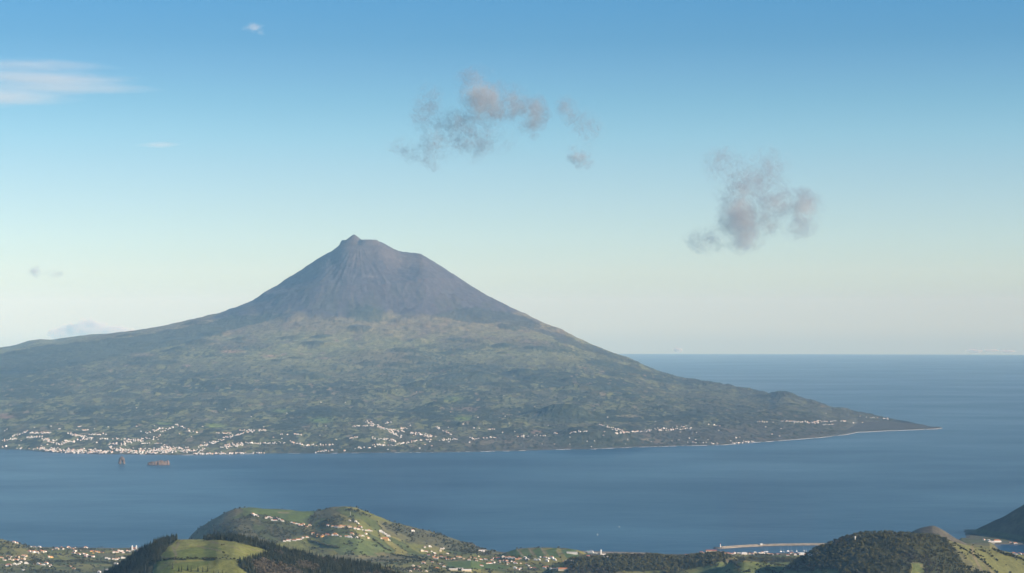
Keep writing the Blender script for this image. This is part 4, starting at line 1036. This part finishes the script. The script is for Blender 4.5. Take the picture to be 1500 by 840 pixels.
at_point("hut", along(4.0, bw) + np.array([0, 0, 3.85]), .1, [("wall", [box(-5, -4, 0, 5, 4, 6)], W_), ("roof", [box(-5.4, -4.4, 6.01, 5.4, 4.4, 6.6)], W_)], "square white hut on the long breakwater near its lighthouse", "hut")
at_point("mobile_crane", along(1.5, bw) + np.array([0, 0, 3.85]), .2, [("chassis", [box(-6, -1.5, .6, 5, 1.5, 2.2)], yel_p), ("cab", [box(-1, -1.4, 2.21, 2.5, 1.4, 4.6)], yel_p), ("jib", [([(2, -.4, 4.3), (2, .4, 4.3), (-9, .4, 10.0), (-9, -.4, 10.0), (2, -.4, 5.1), (2, .4, 5.1), (-9, .4, 10.5), (-9, -.4, 10.5)], box(0, 0, 0, 1, 1, 1)[1])], yel_p), ("wheel", [box(-5, -1.8, 0, -3.8, 1.8, 1.1)], DK), ("wheel", [box(2.6, -1.8, 0, 3.8, 1.8, 1.1)], DK)], "yellow crane vehicle parked on the long breakwater's right part", "crane")
def hull(L, Wd, H, mat, bow=.35):
    st = [(-L / 2, Wd * .4), (-L * .3, Wd * .5), (L * (.5 - bow), Wd * .5), (L * .42, Wd * .22), (L / 2, .05)]
    v = []; 
    for x, w in st:
        v += [(x, -w * .75, -1), (x + (.03 * L if x > L * .3 else 0), -w, H), (x + (.03 * L if x > L * .3 else 0), w, H), (x, w * .75, -1)]
    f = []
    for i in range(len(st) - 1):
        a = i * 4; b = a + 4
        f += [(a, b, b + 1, a + 1), (a + 1, b + 1, b + 2, a + 2), (a + 2, b + 2, b + 3, a + 3)]
    f += [(0, 1, 2, 3), (len(v) - 1, len(v) - 2, len(v) - 3, len(v) - 4)]
    return v, f
fp = (along(1.85, bw2) + np.array([0, 0, 0])); tdir = bw2[2] - bw2[1]; nn = np.array([-tdir[1], tdir[0], 0]); nn /= np.linalg.norm(nn)
if nn[1] > 0: nn = -nn
fa = math.atan2(tdir[1], tdir[0])
fv = hull(58, 12, 4.2, None); 
at_point("ferry", fp + nn * 25, fa + math.pi, [("hull", [hull(58, 12, 4.2, None)], W_), ("stripe", [([(x * 1.002, y * 1.03, 1.2 if z < 0 else 2.6) for x, y, z in hull(58, 12, 4.2, None)[0]], hull(58, 12, 4.2, None)[1])], green_p), ("superstructure", [box(-22, -5, 4.21, 12, 5, 8.5), box(-16, -4.4, 8.51, 6, 4.4, 11.6)], W_), ("bridge", [box(6.01, -4.6, 8.51, 10.5, 4.6, 12.4)], W_), ("funnel", [box(-12, -1.8, 11.61, -8, 1.8, 16)], green_p), ("mast", [prism(2, 0, 11.61, 22, .45, .2, 6)], W_)], "white ferry with green hull stripe berthed at the mole", "ferry")
def yacht(px, py, L, label, rz, sea_=True, sail=False, group="moored yachts"):
    p_ = sea_pt(px, py)
    parts = [("hull", [hull(L, L * .3, L * .11, None)], mast_m), ("cabin", [box(-L * .2, -L * .08, L * .11 + .01, L * .12, L * .08, L * .19)], mast_m), ("mast", [prism(L * .05, 0, L * .11, L * 1.4, .24, .14, 6)], mast_m)]
    if sail:
        parts.append(("sail", [([(L * .03, -.06, L * .2), (L * .03, -.06, L * 1.3), (-L * .42, -.06, L * .22), (L * .03, .06, L * .2), (L * .03, .06, L * 1.3), (-L * .42, .06, L * .22)], [(0, 1, 2), (5, 4, 3), (0, 3, 4, 1), (1, 4, 5, 2), (2, 5, 3, 0)])], mast_m))
    else:
        parts.append(("boom", [prism(-L * .2, 0, L * .24, L * .28, .2, .2, 5), box(-L * .4, -.15, L * .23, L * .03, .15, L * .27)], mast_m))
    at_point("sailing_boat" if sail else "yacht", p_, rz, parts, label, "boat", None if sail else group)
ypts = sorted([(1120.5, 809), (1123.5, 808.6), (1144, 808.5), (1148, 809), (1154.5, 808), (1159, 808), (1167, 808), (1177.5, 807.5), (1181, 808), (1186, 807.8)])
for k, (px, py) in enumerate(ypts):
    yacht(px, py, 16 if k in (2, 4, 5, 7) else 12, f"white yacht with bare mast in the marina, {from_left(k, len(ypts))}", rh.uniform(0, 3))
yacht(875.5, 784, 5, "small sailing boat on open water nearer the breakwaters", .5, sail=True)
yacht(907, 772.5, 4.5, "small sailing boat on open water farther out in the channel", .9, sail=True)

# ------------------------------------------------------------------ the two rock islets off the far town
islet = mottled("tuff_rock", (0.075, 0.055, 0.042), (0.19, 0.13, 0.09), .06)
def rocky_tube(path, radii, seed, n=14, sub=8):
    path = np.array(path, float); radii = np.array(radii, float)
    t = np.linspace(0, len(path) - 1, (len(path) - 1) * sub + 1)
    P_ = np.stack([np.interp(t, np.arange(len(path)), path[:, k]) for k in range(3)], 1); Rr = np.interp(t, np.arange(len(path)), radii)
    T = np.gradient(P_, axis=0); T /= np.linalg.norm(T, axis=1)[:, None]
    V = []
    for i, (p_, tt, r_) in enumerate(zip(P_, T, Rr)):
        u = np.array([0, 1.0, 0]); w_ = np.cross(tt, u); w_ /= np.linalg.norm(w_)
        for k in range(n):
            a = 2 * math.pi * k / n
            jj = 1 + .22 * float(noise(np.array([math.cos(a) * 3 + seed]), np.array([math.sin(a) * 3 + i * .35]), 1.0, seed)[0]) + .06 * rh.normal()
            V.append(p_ + (u * math.cos(a) * 1.2 + w_ * math.sin(a)) * r_ * jj)
    F = [(i * n + k, i * n + (k + 1) % n, (i + 1) * n + (k + 1) % n, (i + 1) * n + k) for i in range(len(P_) - 1) for k in range(n)]
    F += [tuple(range(n - 1, -1, -1)), tuple(range((len(P_) - 1) * n, len(P_) * n))]
    return [tuple(v) for v in V], F
p_ = sea_pt(178.5, 679.5)
o = at_point("sea_stack", p_, .2, [], "tall brown rock arch with a hole through it, left one of two islets", "islet")
v, f = rocky_tube([(-17, 0, -4), (-16, 0, 12), (-12, 0, 30), (-2, 0, 42), (8, 0, 34), (14, 0, 14), (17, 0, -4)], [14, 13, 13, 15, 13, 9.5, 9.5], 3)
o.scale = (.88, .88, .92)
link("rock_arch", poly_mesh("rock_arch", [(v, f, 0)], [islet]), o)
p_ = sea_pt(232, 681)
o = at_point("sea_rock", p_, .12, [], "long low brown rock with uneven top, right one of two islets", "islet")
o.scale = (.95, .95, .78)
gx = np.linspace(-84, 84, 70); gy = np.linspace(-34, 34, 28); GX, GY = np.meshgrid(gx, gy)
edge = 1 - (np.abs(GX / 82) ** 4 + np.abs(GY / 30) ** 3) + .35 * noise(GX, GY, 14, 3)
prof = np.interp(GX, [-84, -60, -20, 20, 50, 70, 84], [20, 24, 28, 36, 30, 38, 24])
GZ = sstep(-.05, .22, edge) * prof * (1 + .35 * noise(GX, GY, 11, 8) + .2 * noise(GX, GY, 5, 9)) - 3
idx = np.arange(GX.size).reshape(GX.shape)
F = np.stack([idx[:-1, :-1], idx[:-1, 1:], idx[1:, 1:], idx[1:, :-1]], -1).reshape(-1, 4)
link("rock", new_mesh("rock", np.stack([GX, GY, GZ], -1).reshape(-1, 3), F, [islet]), o)

# ------------------------------------------------------------------ towns and villages of the far island: hundreds of white specks
FAR_ROWS = [(27, 657, 60, 658, 8, 1), (60, 658, 102, 662, 55, 3), (98, 661, 158, 662, 95, 4), (160, 659, 195, 661, 42, 4), (193, 662, 252, 661, 100, 5), (17, 640, 40, 632, 14, 1.4), (44, 635, 76, 634, 20, 1.4), (40, 641, 63, 640, 18, 1.2), (58, 642, 95, 652, 34, 3), (98, 635, 126, 640, 22, 1.6), (130, 637, 159, 637, 14, .8), (90, 649, 136, 642, 26, 2), (0, 646, 32, 643, 14, 1.6), (2, 655, 10, 654, 4, 1), (145, 643, 200, 644, 18, 1), (175, 650, 236, 640, 36, 3), (214, 635, 238, 628, 14, 2), (150, 650, 186, 652, 16, 2), (8, 629, 9, 629, 1, 0), (83, 629, 87, 629, 2, .4), (115, 626, 118, 625, 3, .6), (122, 631, 130, 630, 5, .6), (138, 629, 139, 629, 1, 0), (157, 626, 158, 626, 1, 0), (236, 658, 276, 660, 60, 5), (274, 660, 300, 660, 18, 3), (285, 665, 360, 664.5, 60, .9), (290, 655, 330, 644, 26, 2), (318, 657, 356, 652, 24, 2.4), (330, 652, 368, 649, 20, 1.6), (370, 650, 400, 650, 12, .8), (326, 642, 372, 632, 28, 1), (350, 631, 392, 631, 26, 1.6), (318, 635, 338, 635, 9, 1), (368, 664, 388, 664, 12, .8), (276, 631, 290, 635, 8, .8), (235, 633, 252, 626, 10, 1.2), (256, 622, 276, 629, 9, 2), (205, 650, 240, 650, 14, .6), (395, 650, 420, 649, 6, 1), (410, 637, 422, 637, 5, .8), (430, 636, 449, 639, 8, .8), (424, 647, 445, 653, 14, 1), (445, 653, 487, 652, 18, 1), (462, 663, 486, 660, 12, 1), (503, 661, 505, 661, 3, .6), (514, 625, 546, 624, 20, .8), (536, 618, 562, 628, 28, 2), (558, 628, 590, 632, 26, 1.6), (570, 633, 588, 640, 24, 2), (564, 621, 575, 618, 5, .5), (585, 627, 597, 629, 6, 1.2), (508, 643, 522, 641, 7, .6), (545, 642, 582, 646, 22, 2), (545, 652, 580, 653, 14, .8), (519, 657, 542, 656, 7, .8), (580, 651, 602, 648, 10, 1), (600, 634, 632, 640, 32, 2.4), (600, 647, 632, 644, 12, 1), (638, 625, 661, 637, 14, 2), (642, 646, 668, 643, 14, 1), (676, 622, 680, 622, 2, .4), (699, 627, 702, 628, 2, .3), (714, 630, 724, 629, 4, .4), (690, 644, 726, 641, 18, 1), (752, 640, 784, 639, 9, .8), (788, 638, 800, 639, 4, .5), (806, 634, 816, 635, 5, .6), (835, 634, 862, 632, 9, 1), (878, 622, 883, 624, 3, .6), (890, 626, 912, 632, 12, 2), (900, 635, 940, 632, 26, 1.2), (938, 632, 1012, 628, 34, 1.6), (960, 629, 1010, 624, 12, 1.6), (1038, 622, 1054, 624, 5, .8), (1108, 618, 1134, 619, 7, .8), (1144, 617, 1200, 620, 34, 1.2), (1195, 618, 1240, 617, 20, 1.2), (1206, 622.5, 1220, 622, 6, .5), (1250, 620, 1264, 619, 3, .6), (1070, 650, 1104, 647, 18, 1.2), (1004, 648, 1060, 650, 6, .8), (1268, 611.5, 1302, 614, 11, .8), (1318, 614, 1322, 614, 2, .3), (1345, 619.5, 1347, 619.5, 1, 0), (1076, 641, 1080, 642, 2, .4), (916, 651, 920, 651, 1, 0), (640, 612, 646, 612, 0, 0), (395, 624, 400, 628, 0, 0), (1128, 604, 1134, 606, 0, 0)]
SCAT = [(200, 598), (330, 600), (470, 590), (506, 590), (623, 563), (738, 580), (783, 596), (610, 575), (420, 606), (660, 604), (740, 610), (368, 611), (890, 612), (960, 618), (1020, 634), (1210, 606), (1260, 610), (860, 647), (812, 651), (700, 612)]
far_wall = mottled("far_town_walls", (0.46, 0.45, 0.42), (0.80, 0.78, 0.74), .02)
V, F, M = [], [], []
def far_house(px, py):
    q = pico.hit(px, py)
    if not q or q[2] + drop(q[0] ** 2 + q[1] ** 2) < 2.5: return
    w = rh.uniform(2.8, 6.2); d = rh.uniform(2.6, 4.4); h = rh.uniform(2.2, 4.6) if rh.uniform() < .88 else rh.uniform(5, 9); rise = rh.uniform(1.5, 2.8); a = rh.choice([0, 0, 1.57]) + rh.normal(0, .4) + .3
    if rh.uniform() < .06: w *= 1.8; d *= 1.3
    c, s_ = math.cos(a), math.sin(a); off = len(V)
    for x, y, z in [(-w, -d, -4), (w, -d, -4), (w, d, -4), (-w, d, -4), (-w, -d, h), (w, -d, h), (w, d, h), (-w, d, h), (-w, 0, h + rise), (w, 0, h + rise)]:
        V.append((q[0] + x * c - y * s_, q[1] + x * s_ + y * c, q[2] + z))
    k = rh.choice([0, 0, 0, 1]); rm = rh.choice([2, 2, 3, 4, 4])
    for f, m_ in (((0, 1, 5, 4), k), ((1, 2, 6, 5), k), ((2, 3, 7, 6), k), ((3, 0, 4, 7), k), ((7, 4, 8, 8), k), ((5, 6, 9, 9), k), ((4, 5, 9, 8), rm), ((6, 7, 8, 9), rm)):
        F.append(tuple(off + i for i in (f if f[2] != f[3] else f[:3]))); M.append(m_)
for x0, y0, x1, y1, n_, j in FAR_ROWS:
    for k in range(int(n_ * 1.35)):
        t = rh.uniform()
        far_house(x0 + (x1 - x0) * t + rh.normal(0, 1.0), y0 + (y1 - y0) * t + rh.normal(0, max(j, .5) * .5))
for px, py in SCAT: far_house(px, py)
for _ in range(90):
    px = rh.uniform(0, 1150); far_house(px, 664 - 46 * rh.beta(1.4, 2.2) - max(0, (px - 850) * .05))
me = bpy.data.meshes.new("distant_houses"); me.from_pydata(V, [], F)
for m_ in (far_wall, mw["white"], mr_["orange"], mr_["brown"], mr_["pale"]): me.materials.append(m_)
me.polygons.foreach_set("material_index", M); me.update()
print("far houses", len(V) // 10)
link("distant_houses", me, kind="stuff", label="white towns and villages scattered along the far island's shore", category="houses")

# ------------------------------------------------------------------ surf on the far shore
foam, fn_, fl_, fb_ = material("surf_foam", .8, (0.85, 0.86, 0.86), .2)
V, F = [], []
xs = np.arange(0, 1381, .7)
a_s = ray(xs, np.full(xs.shape, 640.0))[0]; c_s = np.interp(a_s, sh_az, sh_r)
on = fbm(xs, xs * 0, 22, 5, 55) + np.interp(xs, [0, 400, 640, 700, 860, 1000, 1240, 1256, 1381], [-.22, -.12, -.1, -.02, -.04, .1, .2, .55, .6])
wid = np.clip(on, 0, .6) * 26
cc = c_s + 22 * fbm(np.sin(a_s) * c_s, np.cos(a_s) * c_s, 500, 4, 71) - 2
for k in range(len(xs) - 1):
    if wid[k] <= 0 and wid[k + 1] <= 0: continue
    off = len(V)
    for (a, r) in ((a_s[k], cc[k] - wid[k]), (a_s[k + 1], cc[k + 1] - wid[k + 1]), (a_s[k + 1], cc[k + 1] + 4), (a_s[k], cc[k] + 4)):
        for z in (-.5, .7):
            V.append((r * math.sin(a), r * math.cos(a), -drop(r * r) + z))
    F += [(off + 1, off + 3, off + 5, off + 7), (off, off + 2, off + 3, off + 1)]
me = bpy.data.meshes.new("surf"); me.from_pydata(V, [], F); me.materials.append(foam); me.update()
link("surf", me, kind="stuff", label="white surf breaking along the far island's shore", category="surf")

# ------------------------------------------------------------------ sea: one curved sheet out past the horizon
def build_sea():
    az = np.concatenate([np.linspace(-180, -20, 81)[:-1], np.linspace(-20, 20, 161), np.linspace(20, 180, 81)[1:-1]]) * DEG
    rr = np.concatenate([[40.0, 1000, 3000, 6000], np.linspace(8000, 34000, 66), np.linspace(35500, 131000, 90)])
    A, RR = np.meshgrid(az, rr)
    v = np.stack([np.sin(A) * RR, np.cos(A) * RR, -drop(RR ** 2)], -1).reshape(-1, 3)
    nj, ni = A.shape
    idx = np.arange(nj * ni).reshape(nj, ni)
    nxt = np.roll(idx, -1, axis=1)
    f = np.stack([idx[:-1], idx[1:], nxt[1:], nxt[:-1]], -1).reshape(-1, 4)
    m, n, l, b = material("sea_water", 0.3, (0.012, 0.045, 0.085), 0.5)
    b.inputs["IOR"].default_value = 1.333
    b.inputs["Coat Weight"].default_value = 0.07; b.inputs["Coat Roughness"].default_value = 0.06; b.inputs["Coat IOR"].default_value = 1.33
    geo = n.new("ShaderNodeNewGeometry")
    def nz(scale, sx, sy, detail, rot=0.0):
        mp = n.new("ShaderNodeMapping"); mp.inputs["Scale"].default_value = (sx, sy, 0.0); mp.inputs["Rotation"].default_value = (0, 0, rot)
        t = n.new("ShaderNodeTexNoise"); t.inputs["Scale"].default_value = scale; t.inputs["Detail"].default_value = detail; t.inputs["Roughness"].default_value = .6
        l.new(geo.outputs["Position"], mp.inputs["Vector"]); l.new(mp.outputs[0], t.inputs["Vector"])
        return t
    # wind lanes: broad long streaks where the surface is smoother
    lanes = nz(0.0006, 0.6, 1.0, 7, 0.25)
    lanes2 = nz(0.006, 0.5, 1.0, 4, -0.15)
    mr = n.new("ShaderNodeMapRange"); mr.inputs["From Min"].default_value = .36; mr.inputs["From Max"].default_value = .64; mr.inputs["To Min"].default_value = .43; mr.inputs["To Max"].default_value = .32
    l.new(lanes.outputs["Fac"], mr.inputs["Value"]); l.new(mr.outputs[0], b.inputs["Roughness"])
    swell = nz(0.012, 0.45, 1.0, 5, 0.1)
    bp = n.new("ShaderNodeBump"); bp.inputs["Strength"].default_value = 1.0; bp.inputs["Distance"].default_value = 3.2
    bp2 = n.new("ShaderNodeBump"); bp2.inputs["Strength"].default_value = 1.0; bp2.inputs["Distance"].default_value = 2.5
    l.new(swell.outputs["Fac"], bp.inputs["Height"]); l.new(lanes2.outputs["Fac"], bp2.inputs["Height"]); l.new(bp2.outputs[0], bp.inputs["Normal"]); l.new(bp.outputs[0], b.inputs["Normal"])
    cr = n.new("ShaderNodeValToRGB"); cr.color_ramp.elements[0].position = .3; cr.color_ramp.elements[1].position = .7
    cr.color_ramp.elements[0].color = (0.004, 0.027, 0.056, 1); cr.color_ramp.elements[1].color = (0.006, 0.033, 0.065, 1)
    l.new(lanes.outputs["Fac"], cr.inputs["Fac"]); l.new(cr.outputs[0], b.inputs["Base Color"])
    link("sea", new_mesh("sea", v, f, [m], smooth=True), kind="structure")
build_sea()

# ------------------------------------------------------------------ the air between
def build_haze():
    S = 133500.0; z0, z1 = -drop(2 * 0 + 131000.0 ** 2) - 1.0, 2420.0
    v = [(x, y, z) for z in (z0, z1) for y in (-S, S) for x in (-S, S)]
    f = [(0, 2, 3, 1), (4, 5, 7, 6), (0, 1, 5, 4), (2, 6, 7, 3), (0, 4, 6, 2), (1, 3, 7, 5)]
    m = bpy.data.materials.new("haze_air"); m.use_nodes = True
    n, l = m.node_tree.nodes, m.node_tree.links
    n.clear(); out = n.new("ShaderNodeOutputMaterial"); pv = n.new("ShaderNodeVolumePrincipled")
    pv.inputs["Color"].default_value = (0.34, 0.66, 1.0, 1)
    pv.inputs["Absorption Color"].default_value = (1, 1, 1, 1)
    pv.inputs["Density"].default_value = 1.55e-5
    pv.inputs["Anisotropy"].default_value = -0.3
    l.new(pv.outputs[0], out.inputs["Volume"])
    link("haze", new_mesh("haze", v, f, [m]), kind="stuff")
build_haze()

# ------------------------------------------------------------------ clouds: real volumes of droplets above and beyond the haze
def cloud_point(px, py, r):
    a, sl = ray(px, py)
    return Vector((r * math.sin(float(a)), r * math.cos(float(a)), CAM_Z + float(sl) * r))
def cloud(name, label, px, py, r, half_px, depth, lobes, dens, nscale, amp=1.6, thr=.35, width=.45, color=(1.0, .88, .80), aniso=.2, stretch=(1, 1, 1), flat=None, rot=0.0, group=None, rate=.5, detail=7, rough=.62, seed=0.0, tilt=0.0, fine=.75):
    """lobes: (px, py, half width px, half height px, strength); flat: (half x, half y, half z) in metres for high sheets"""
    c = cloud_point(px, py, r)
    k = r / 2930.0
    hx, hy, hz = flat if flat else (half_px[0] * k, depth / 2, half_px[1] * k)
    bm_v = []; n1_, n2_ = 20, 12
    rc = np.random.RandomState(int(px))
    F = []
    for i in range(1, n2_):
        t = math.pi * i / n2_
        for j in range(n1_):
            p_ = 2 * math.pi * j / n1_
            u = np.array([math.sin(t) * math.cos(p_), math.sin(t) * math.sin(p_), math.cos(t)])
            s_ = 1 + .10 * math.sin(3 * p_ + px) * math.sin(t) + .05 * rc.normal()
            bm_v.append((u[0] * hx * s_, u[1] * hy * s_, u[2] * hz * s_))
    top = len(bm_v); bm_v.append((0, 0, hz)); bot = len(bm_v); bm_v.append((0, 0, -hz))
    for i in range(n2_ - 2):
        for j in range(n1_):
            F.append((i * n1_ + j, (i + 1) * n1_ + j, (i + 1) * n1_ + (j + 1) % n1_, i * n1_ + (j + 1) % n1_))
    for j in range(n1_):
        F.append((top, j, (j + 1) % n1_)); F.append((bot, (n2_ - 2) * n1_ + (j + 1) % n1_, (n2_ - 2) * n1_ + j))
    m = bpy.data.materials.new("cloud_droplets"); m.use_nodes = True
    n, l = m.node_tree.nodes, m.node_tree.links; n.clear()
    out = n.new("ShaderNodeOutputMaterial"); pv = n.new("ShaderNodeVolumePrincipled"); l.new(pv.outputs[0], out.inputs["Volume"])
    pv.inputs["Color"].default_value = (*color, 1); pv.inputs["Anisotropy"].default_value = aniso
    tcn = n.new("ShaderNodeTexCoord")
    def vm(op, a, b=None):
        q = n.new("ShaderNodeVectorMath"); q.operation = op
        for i_, x in enumerate((a, b)):
            if x is None: continue
            if isinstance(x, tuple): q.inputs[i_].default_value = x
            else: l.new(x, q.inputs[i_])
        return q
    def mt(op, a, b=None, clamp=False):
        q = n.new("ShaderNodeMath"); q.operation = op; q.use_clamp = clamp
        for i_, x in enumerate((a, b)):
            if x is None: continue
            if isinstance(x, (int, float)): q.inputs[i_].default_value = x
            else: l.new(x, q.inputs[i_])
        return q.outputs[0]
    # slow warp so that the lobes do not read as balls
    w1 = n.new("ShaderNodeTexNoise"); w1.inputs["Scale"].default_value = nscale * .45; w1.inputs["Detail"].default_value = 3
    off = vm("ADD", tcn.outputs["Object"], (seed * 9000.0, seed * 5000.0, 0.0)); l.new(off.outputs[0], w1.inputs["Vector"])
    wv = vm("MULTIPLY", vm("SUBTRACT", w1.outputs["Color"], (.5, .5, .5)).outputs[0], (.9 / nscale,) * 3)
    pos = vm("ADD", tcn.outputs["Object"], wv.outputs[0]).outputs[0] if not flat else tcn.outputs["Object"]
    field = None
    for lb in lobes:
        lx, ly, rx, ry, st = lb
        if flat:
            ce = (lx, ly, 0.0); rad = (1 / rx, 1 / ry, 1 / hz)
        else:
            ce = ((lx - px) * k, 0.0, (py - ly) * k); rad = (1 / (rx * k), 1 / (hy * .85 * min(1, max(rx, ry) / max(half_px) * 2)), 1 / (ry * k))
        d = vm("LENGTH", vm("MULTIPLY", vm("SUBTRACT", pos, ce).outputs[0], rad).outputs[0]).outputs["Value"]
        f_ = mt("MULTIPLY", mt("SUBTRACT", 1.0, d, True), st)
        field = f_ if field is None else mt("MAXIMUM", field, f_)
    mp = n.new("ShaderNodeMapping"); mp.inputs["Scale"].default_value = stretch; mp.inputs["Rotation"].default_value = (0, tilt, rot)
    ns = n.new("ShaderNodeTexNoise"); ns.inputs["Scale"].default_value = nscale; ns.inputs["Detail"].default_value = detail; ns.inputs["Roughness"].default_value = rough; ns.inputs["Distortion"].default_value = .6
    l.new(off.outputs[0], mp.inputs["Vector"]); l.new(mp.outputs[0], ns.inputs["Vector"])
    nf = n.new("ShaderNodeTexNoise"); nf.inputs["Scale"].default_value = nscale * 4.5; nf.inputs["Detail"].default_value = 6; nf.inputs["Roughness"].default_value = .7; nf.inputs["Distortion"].default_value = 1.2
    l.new(mp.outputs[0], nf.inputs["Vector"])
    both = mt("ADD", mt("SUBTRACT", ns.outputs["Fac"], .5), mt("MULTIPLY", mt("SUBTRACT", nf.outputs["Fac"], .5), fine))
    tot = mt("ADD", field, mt("MULTIPLY", both, amp))
    ed = mt("MULTIPLY", field, 6.0, True)
    mrn = n.new("ShaderNodeMapRange"); mrn.interpolation_type = "SMOOTHSTEP"
    mrn.inputs["From Min"].default_value = thr; mrn.inputs["From Max"].default_value = thr + width; mrn.inputs["To Min"].default_value = 0; mrn.inputs["To Max"].default_value = dens
    l.new(tot, mrn.inputs["Value"])
    l.new(mt("MULTIPLY", mrn.outputs[0], ed), pv.inputs["Density"])
    if color[2] < .9:      # thin shreds are greyer than the sunlit cores
        cm = n.new("ShaderNodeMix"); cm.data_type = "RGBA"; cm.inputs["A"].default_value = (.50, .54, .60, 1); cm.inputs["B"].default_value = (*color, 1)
        l.new(mt("MULTIPLY", mt("SUBTRACT", field, .30), 2.2, True), cm.inputs["Factor"]); l.new(cm.outputs["Result"], pv.inputs["Color"])
    try: m.cycles.volume_step_rate = rate
    except Exception: pass
    me = bpy.data.meshes.new(name); me.from_pydata(bm_v, [], F); me.materials.append(m); me.update()
    o = link(name, me); o.location = c; o["label"] = label; o["category"] = "cloud"; o["kind"] = "thing"
    if flat: o.rotation_euler = (0, 0, -float(ray(px, py)[0]))
    if group: o["group"] = group
    return o
cloud("cloud", "torn pinkish grey cloud with several ragged puffs high above the volcano", 718, 178, 21500, (185, 90), 1500,
      [(706, 150, 50, 46, 1.45), (748, 160, 60, 32, .78), (670, 184, 44, 34, .66), (726, 165, 34, 28, 1.0), (779, 168, 34, 40, .95), (640, 205, 34, 52, .7), (590, 225, 60, 34, .34), (745, 140, 50, 26, .72), (834, 160, 24, 38, .58), (700, 118, 40, 26, .6), (690, 205, 90, 34, .34), (625, 160, 30, 44, .42), (860, 190, 36, 36, .38)],
      .0055, 1 / 330, amp=2.9, fine=1.4, thr=.20, width=1.0, rate=.2, detail=9, rough=.68)
cloud("cloud", "small dark grey shred of cloud right of the torn cloud above the volcano", 850, 232, 21000, (34, 24), 260,
      [(848, 231, 24, 13, .95), (858, 240, 18, 10, .6), (838, 222, 16, 10, .5)], .009, 1 / 130, amp=2.6, fine=1.2, thr=.15, width=.7, rate=.2)
cloud("cloud", "grey and pinkish ragged cloud hanging right of the volcano, nearer the sea horizon", 1105, 298, 50500, (120, 88), 3800,
      [(1088, 320, 40, 44, 1.3), (1138, 302, 56, 34, .72), (1085, 285, 44, 34, .78), (1096, 342, 34, 28, 1.05), (1122, 322, 34, 30, .9), (1178, 306, 38, 36, .86), (1098, 268, 64, 50, .6), (1040, 348, 44, 26, .66), (1050, 238, 34, 44, .46), (1130, 245, 40, 40, .52), (1170, 330, 40, 22, .5)],
      .0020, 1 / 760, amp=2.9, fine=1.4, thr=.20, width=1.0, rate=.2, detail=9, rough=.68)
cloud("cloud", "faint grey wisp low over the left slope's sky", 64, 399, 66000, (36, 16), 1600, [(52, 399, 15, 11, .85), (80, 402, 15, 9, .7)], .0018, 1 / 420, amp=2.4, thr=.2, width=.7)
cloud("cloud", "low pale bluish cloud bank lying just behind the left ridge", 132, 486, 143000, (70, 20), 3500,
      [(100, 488, 34, 12, 1.0), (132, 478, 26, 12, 1.0), (128, 486, 44, 12, 1.1), (165, 487, 40, 9, .95), (110, 482, 20, 10, .9)], .0060, 1 / 1100, amp=2.4, thr=.12, width=.7, color=(.95, .95, .95), aniso=0, rate=.2, detail=9)
cloud("cloud", "tiny bright puff on the sea horizon nearest the volcano's right slope", 993, 513, 140500, (9, 4.0), 600, [(993, 513.5, 8, 3.6, 1.4)], .02, 1 / 250, amp=.8, thr=.2, width=.3, color=(1, 1, 1), aniso=-.3)
cloud("cloud", "row of tiny bright puffs on the sea horizon at the far right", 1448, 514, 141500, (42, 3.6), 900, [(1428, 514.5, 16, 3.2, 1.2), (1452, 514, 14, 2.6, 1.1), (1475, 515, 14, 2.6, 1.0)], .02, 1 / 260, amp=1.0, thr=.2, width=.3, color=(1, 1, 1), aniso=-.3)
# high thin ice cloud in sheets some eight kilometres up
cloud("cloud", "wide streaked white ice cloud at the upper left edge of the sky", 55, 133, 60000, None, 0, [(0, -3000, 3600, 2600, 1.0), (-1200, 1500, 3000, 4200, 1.0), (600, -800, 3600, 2200, .8), (-600, -6000, 3000, 1500, .8)],
      .0006, 1 / 1500, amp=1.9, thr=.12, width=.9, flat=(4200, 8600, 160), stretch=(.22, 1.1, 1), rot=.12, color=(1, 1, 1), aniso=-.1, rate=.6)
cloud("cloud", "short bright diagonal streak of ice cloud at the top left", 374, 41, 50000, None, 0, [(-50, 0, 420, 1300, 1.0), (150, 700, 300, 900, .9)],
      .0011, 1 / 900, amp=1.6, thr=.34, width=.6, flat=(620, 1900, 110), stretch=(1, .5, 1), rot=-.25, color=(1, 1, 1), aniso=-.1, rate=.6)
cloud("cloud", "faint flat streak of ice cloud alone in the left sky", 232, 213, 76000, None, 0, [(0, 0, 1100, 1500, 1.0)],
      .0005, 1 / 1000, amp=1.8, thr=.2, width=.8, flat=(1300, 2000, 110), stretch=(.5, 1, 1), color=(1, 1, 1), aniso=-.1, rate=.6)
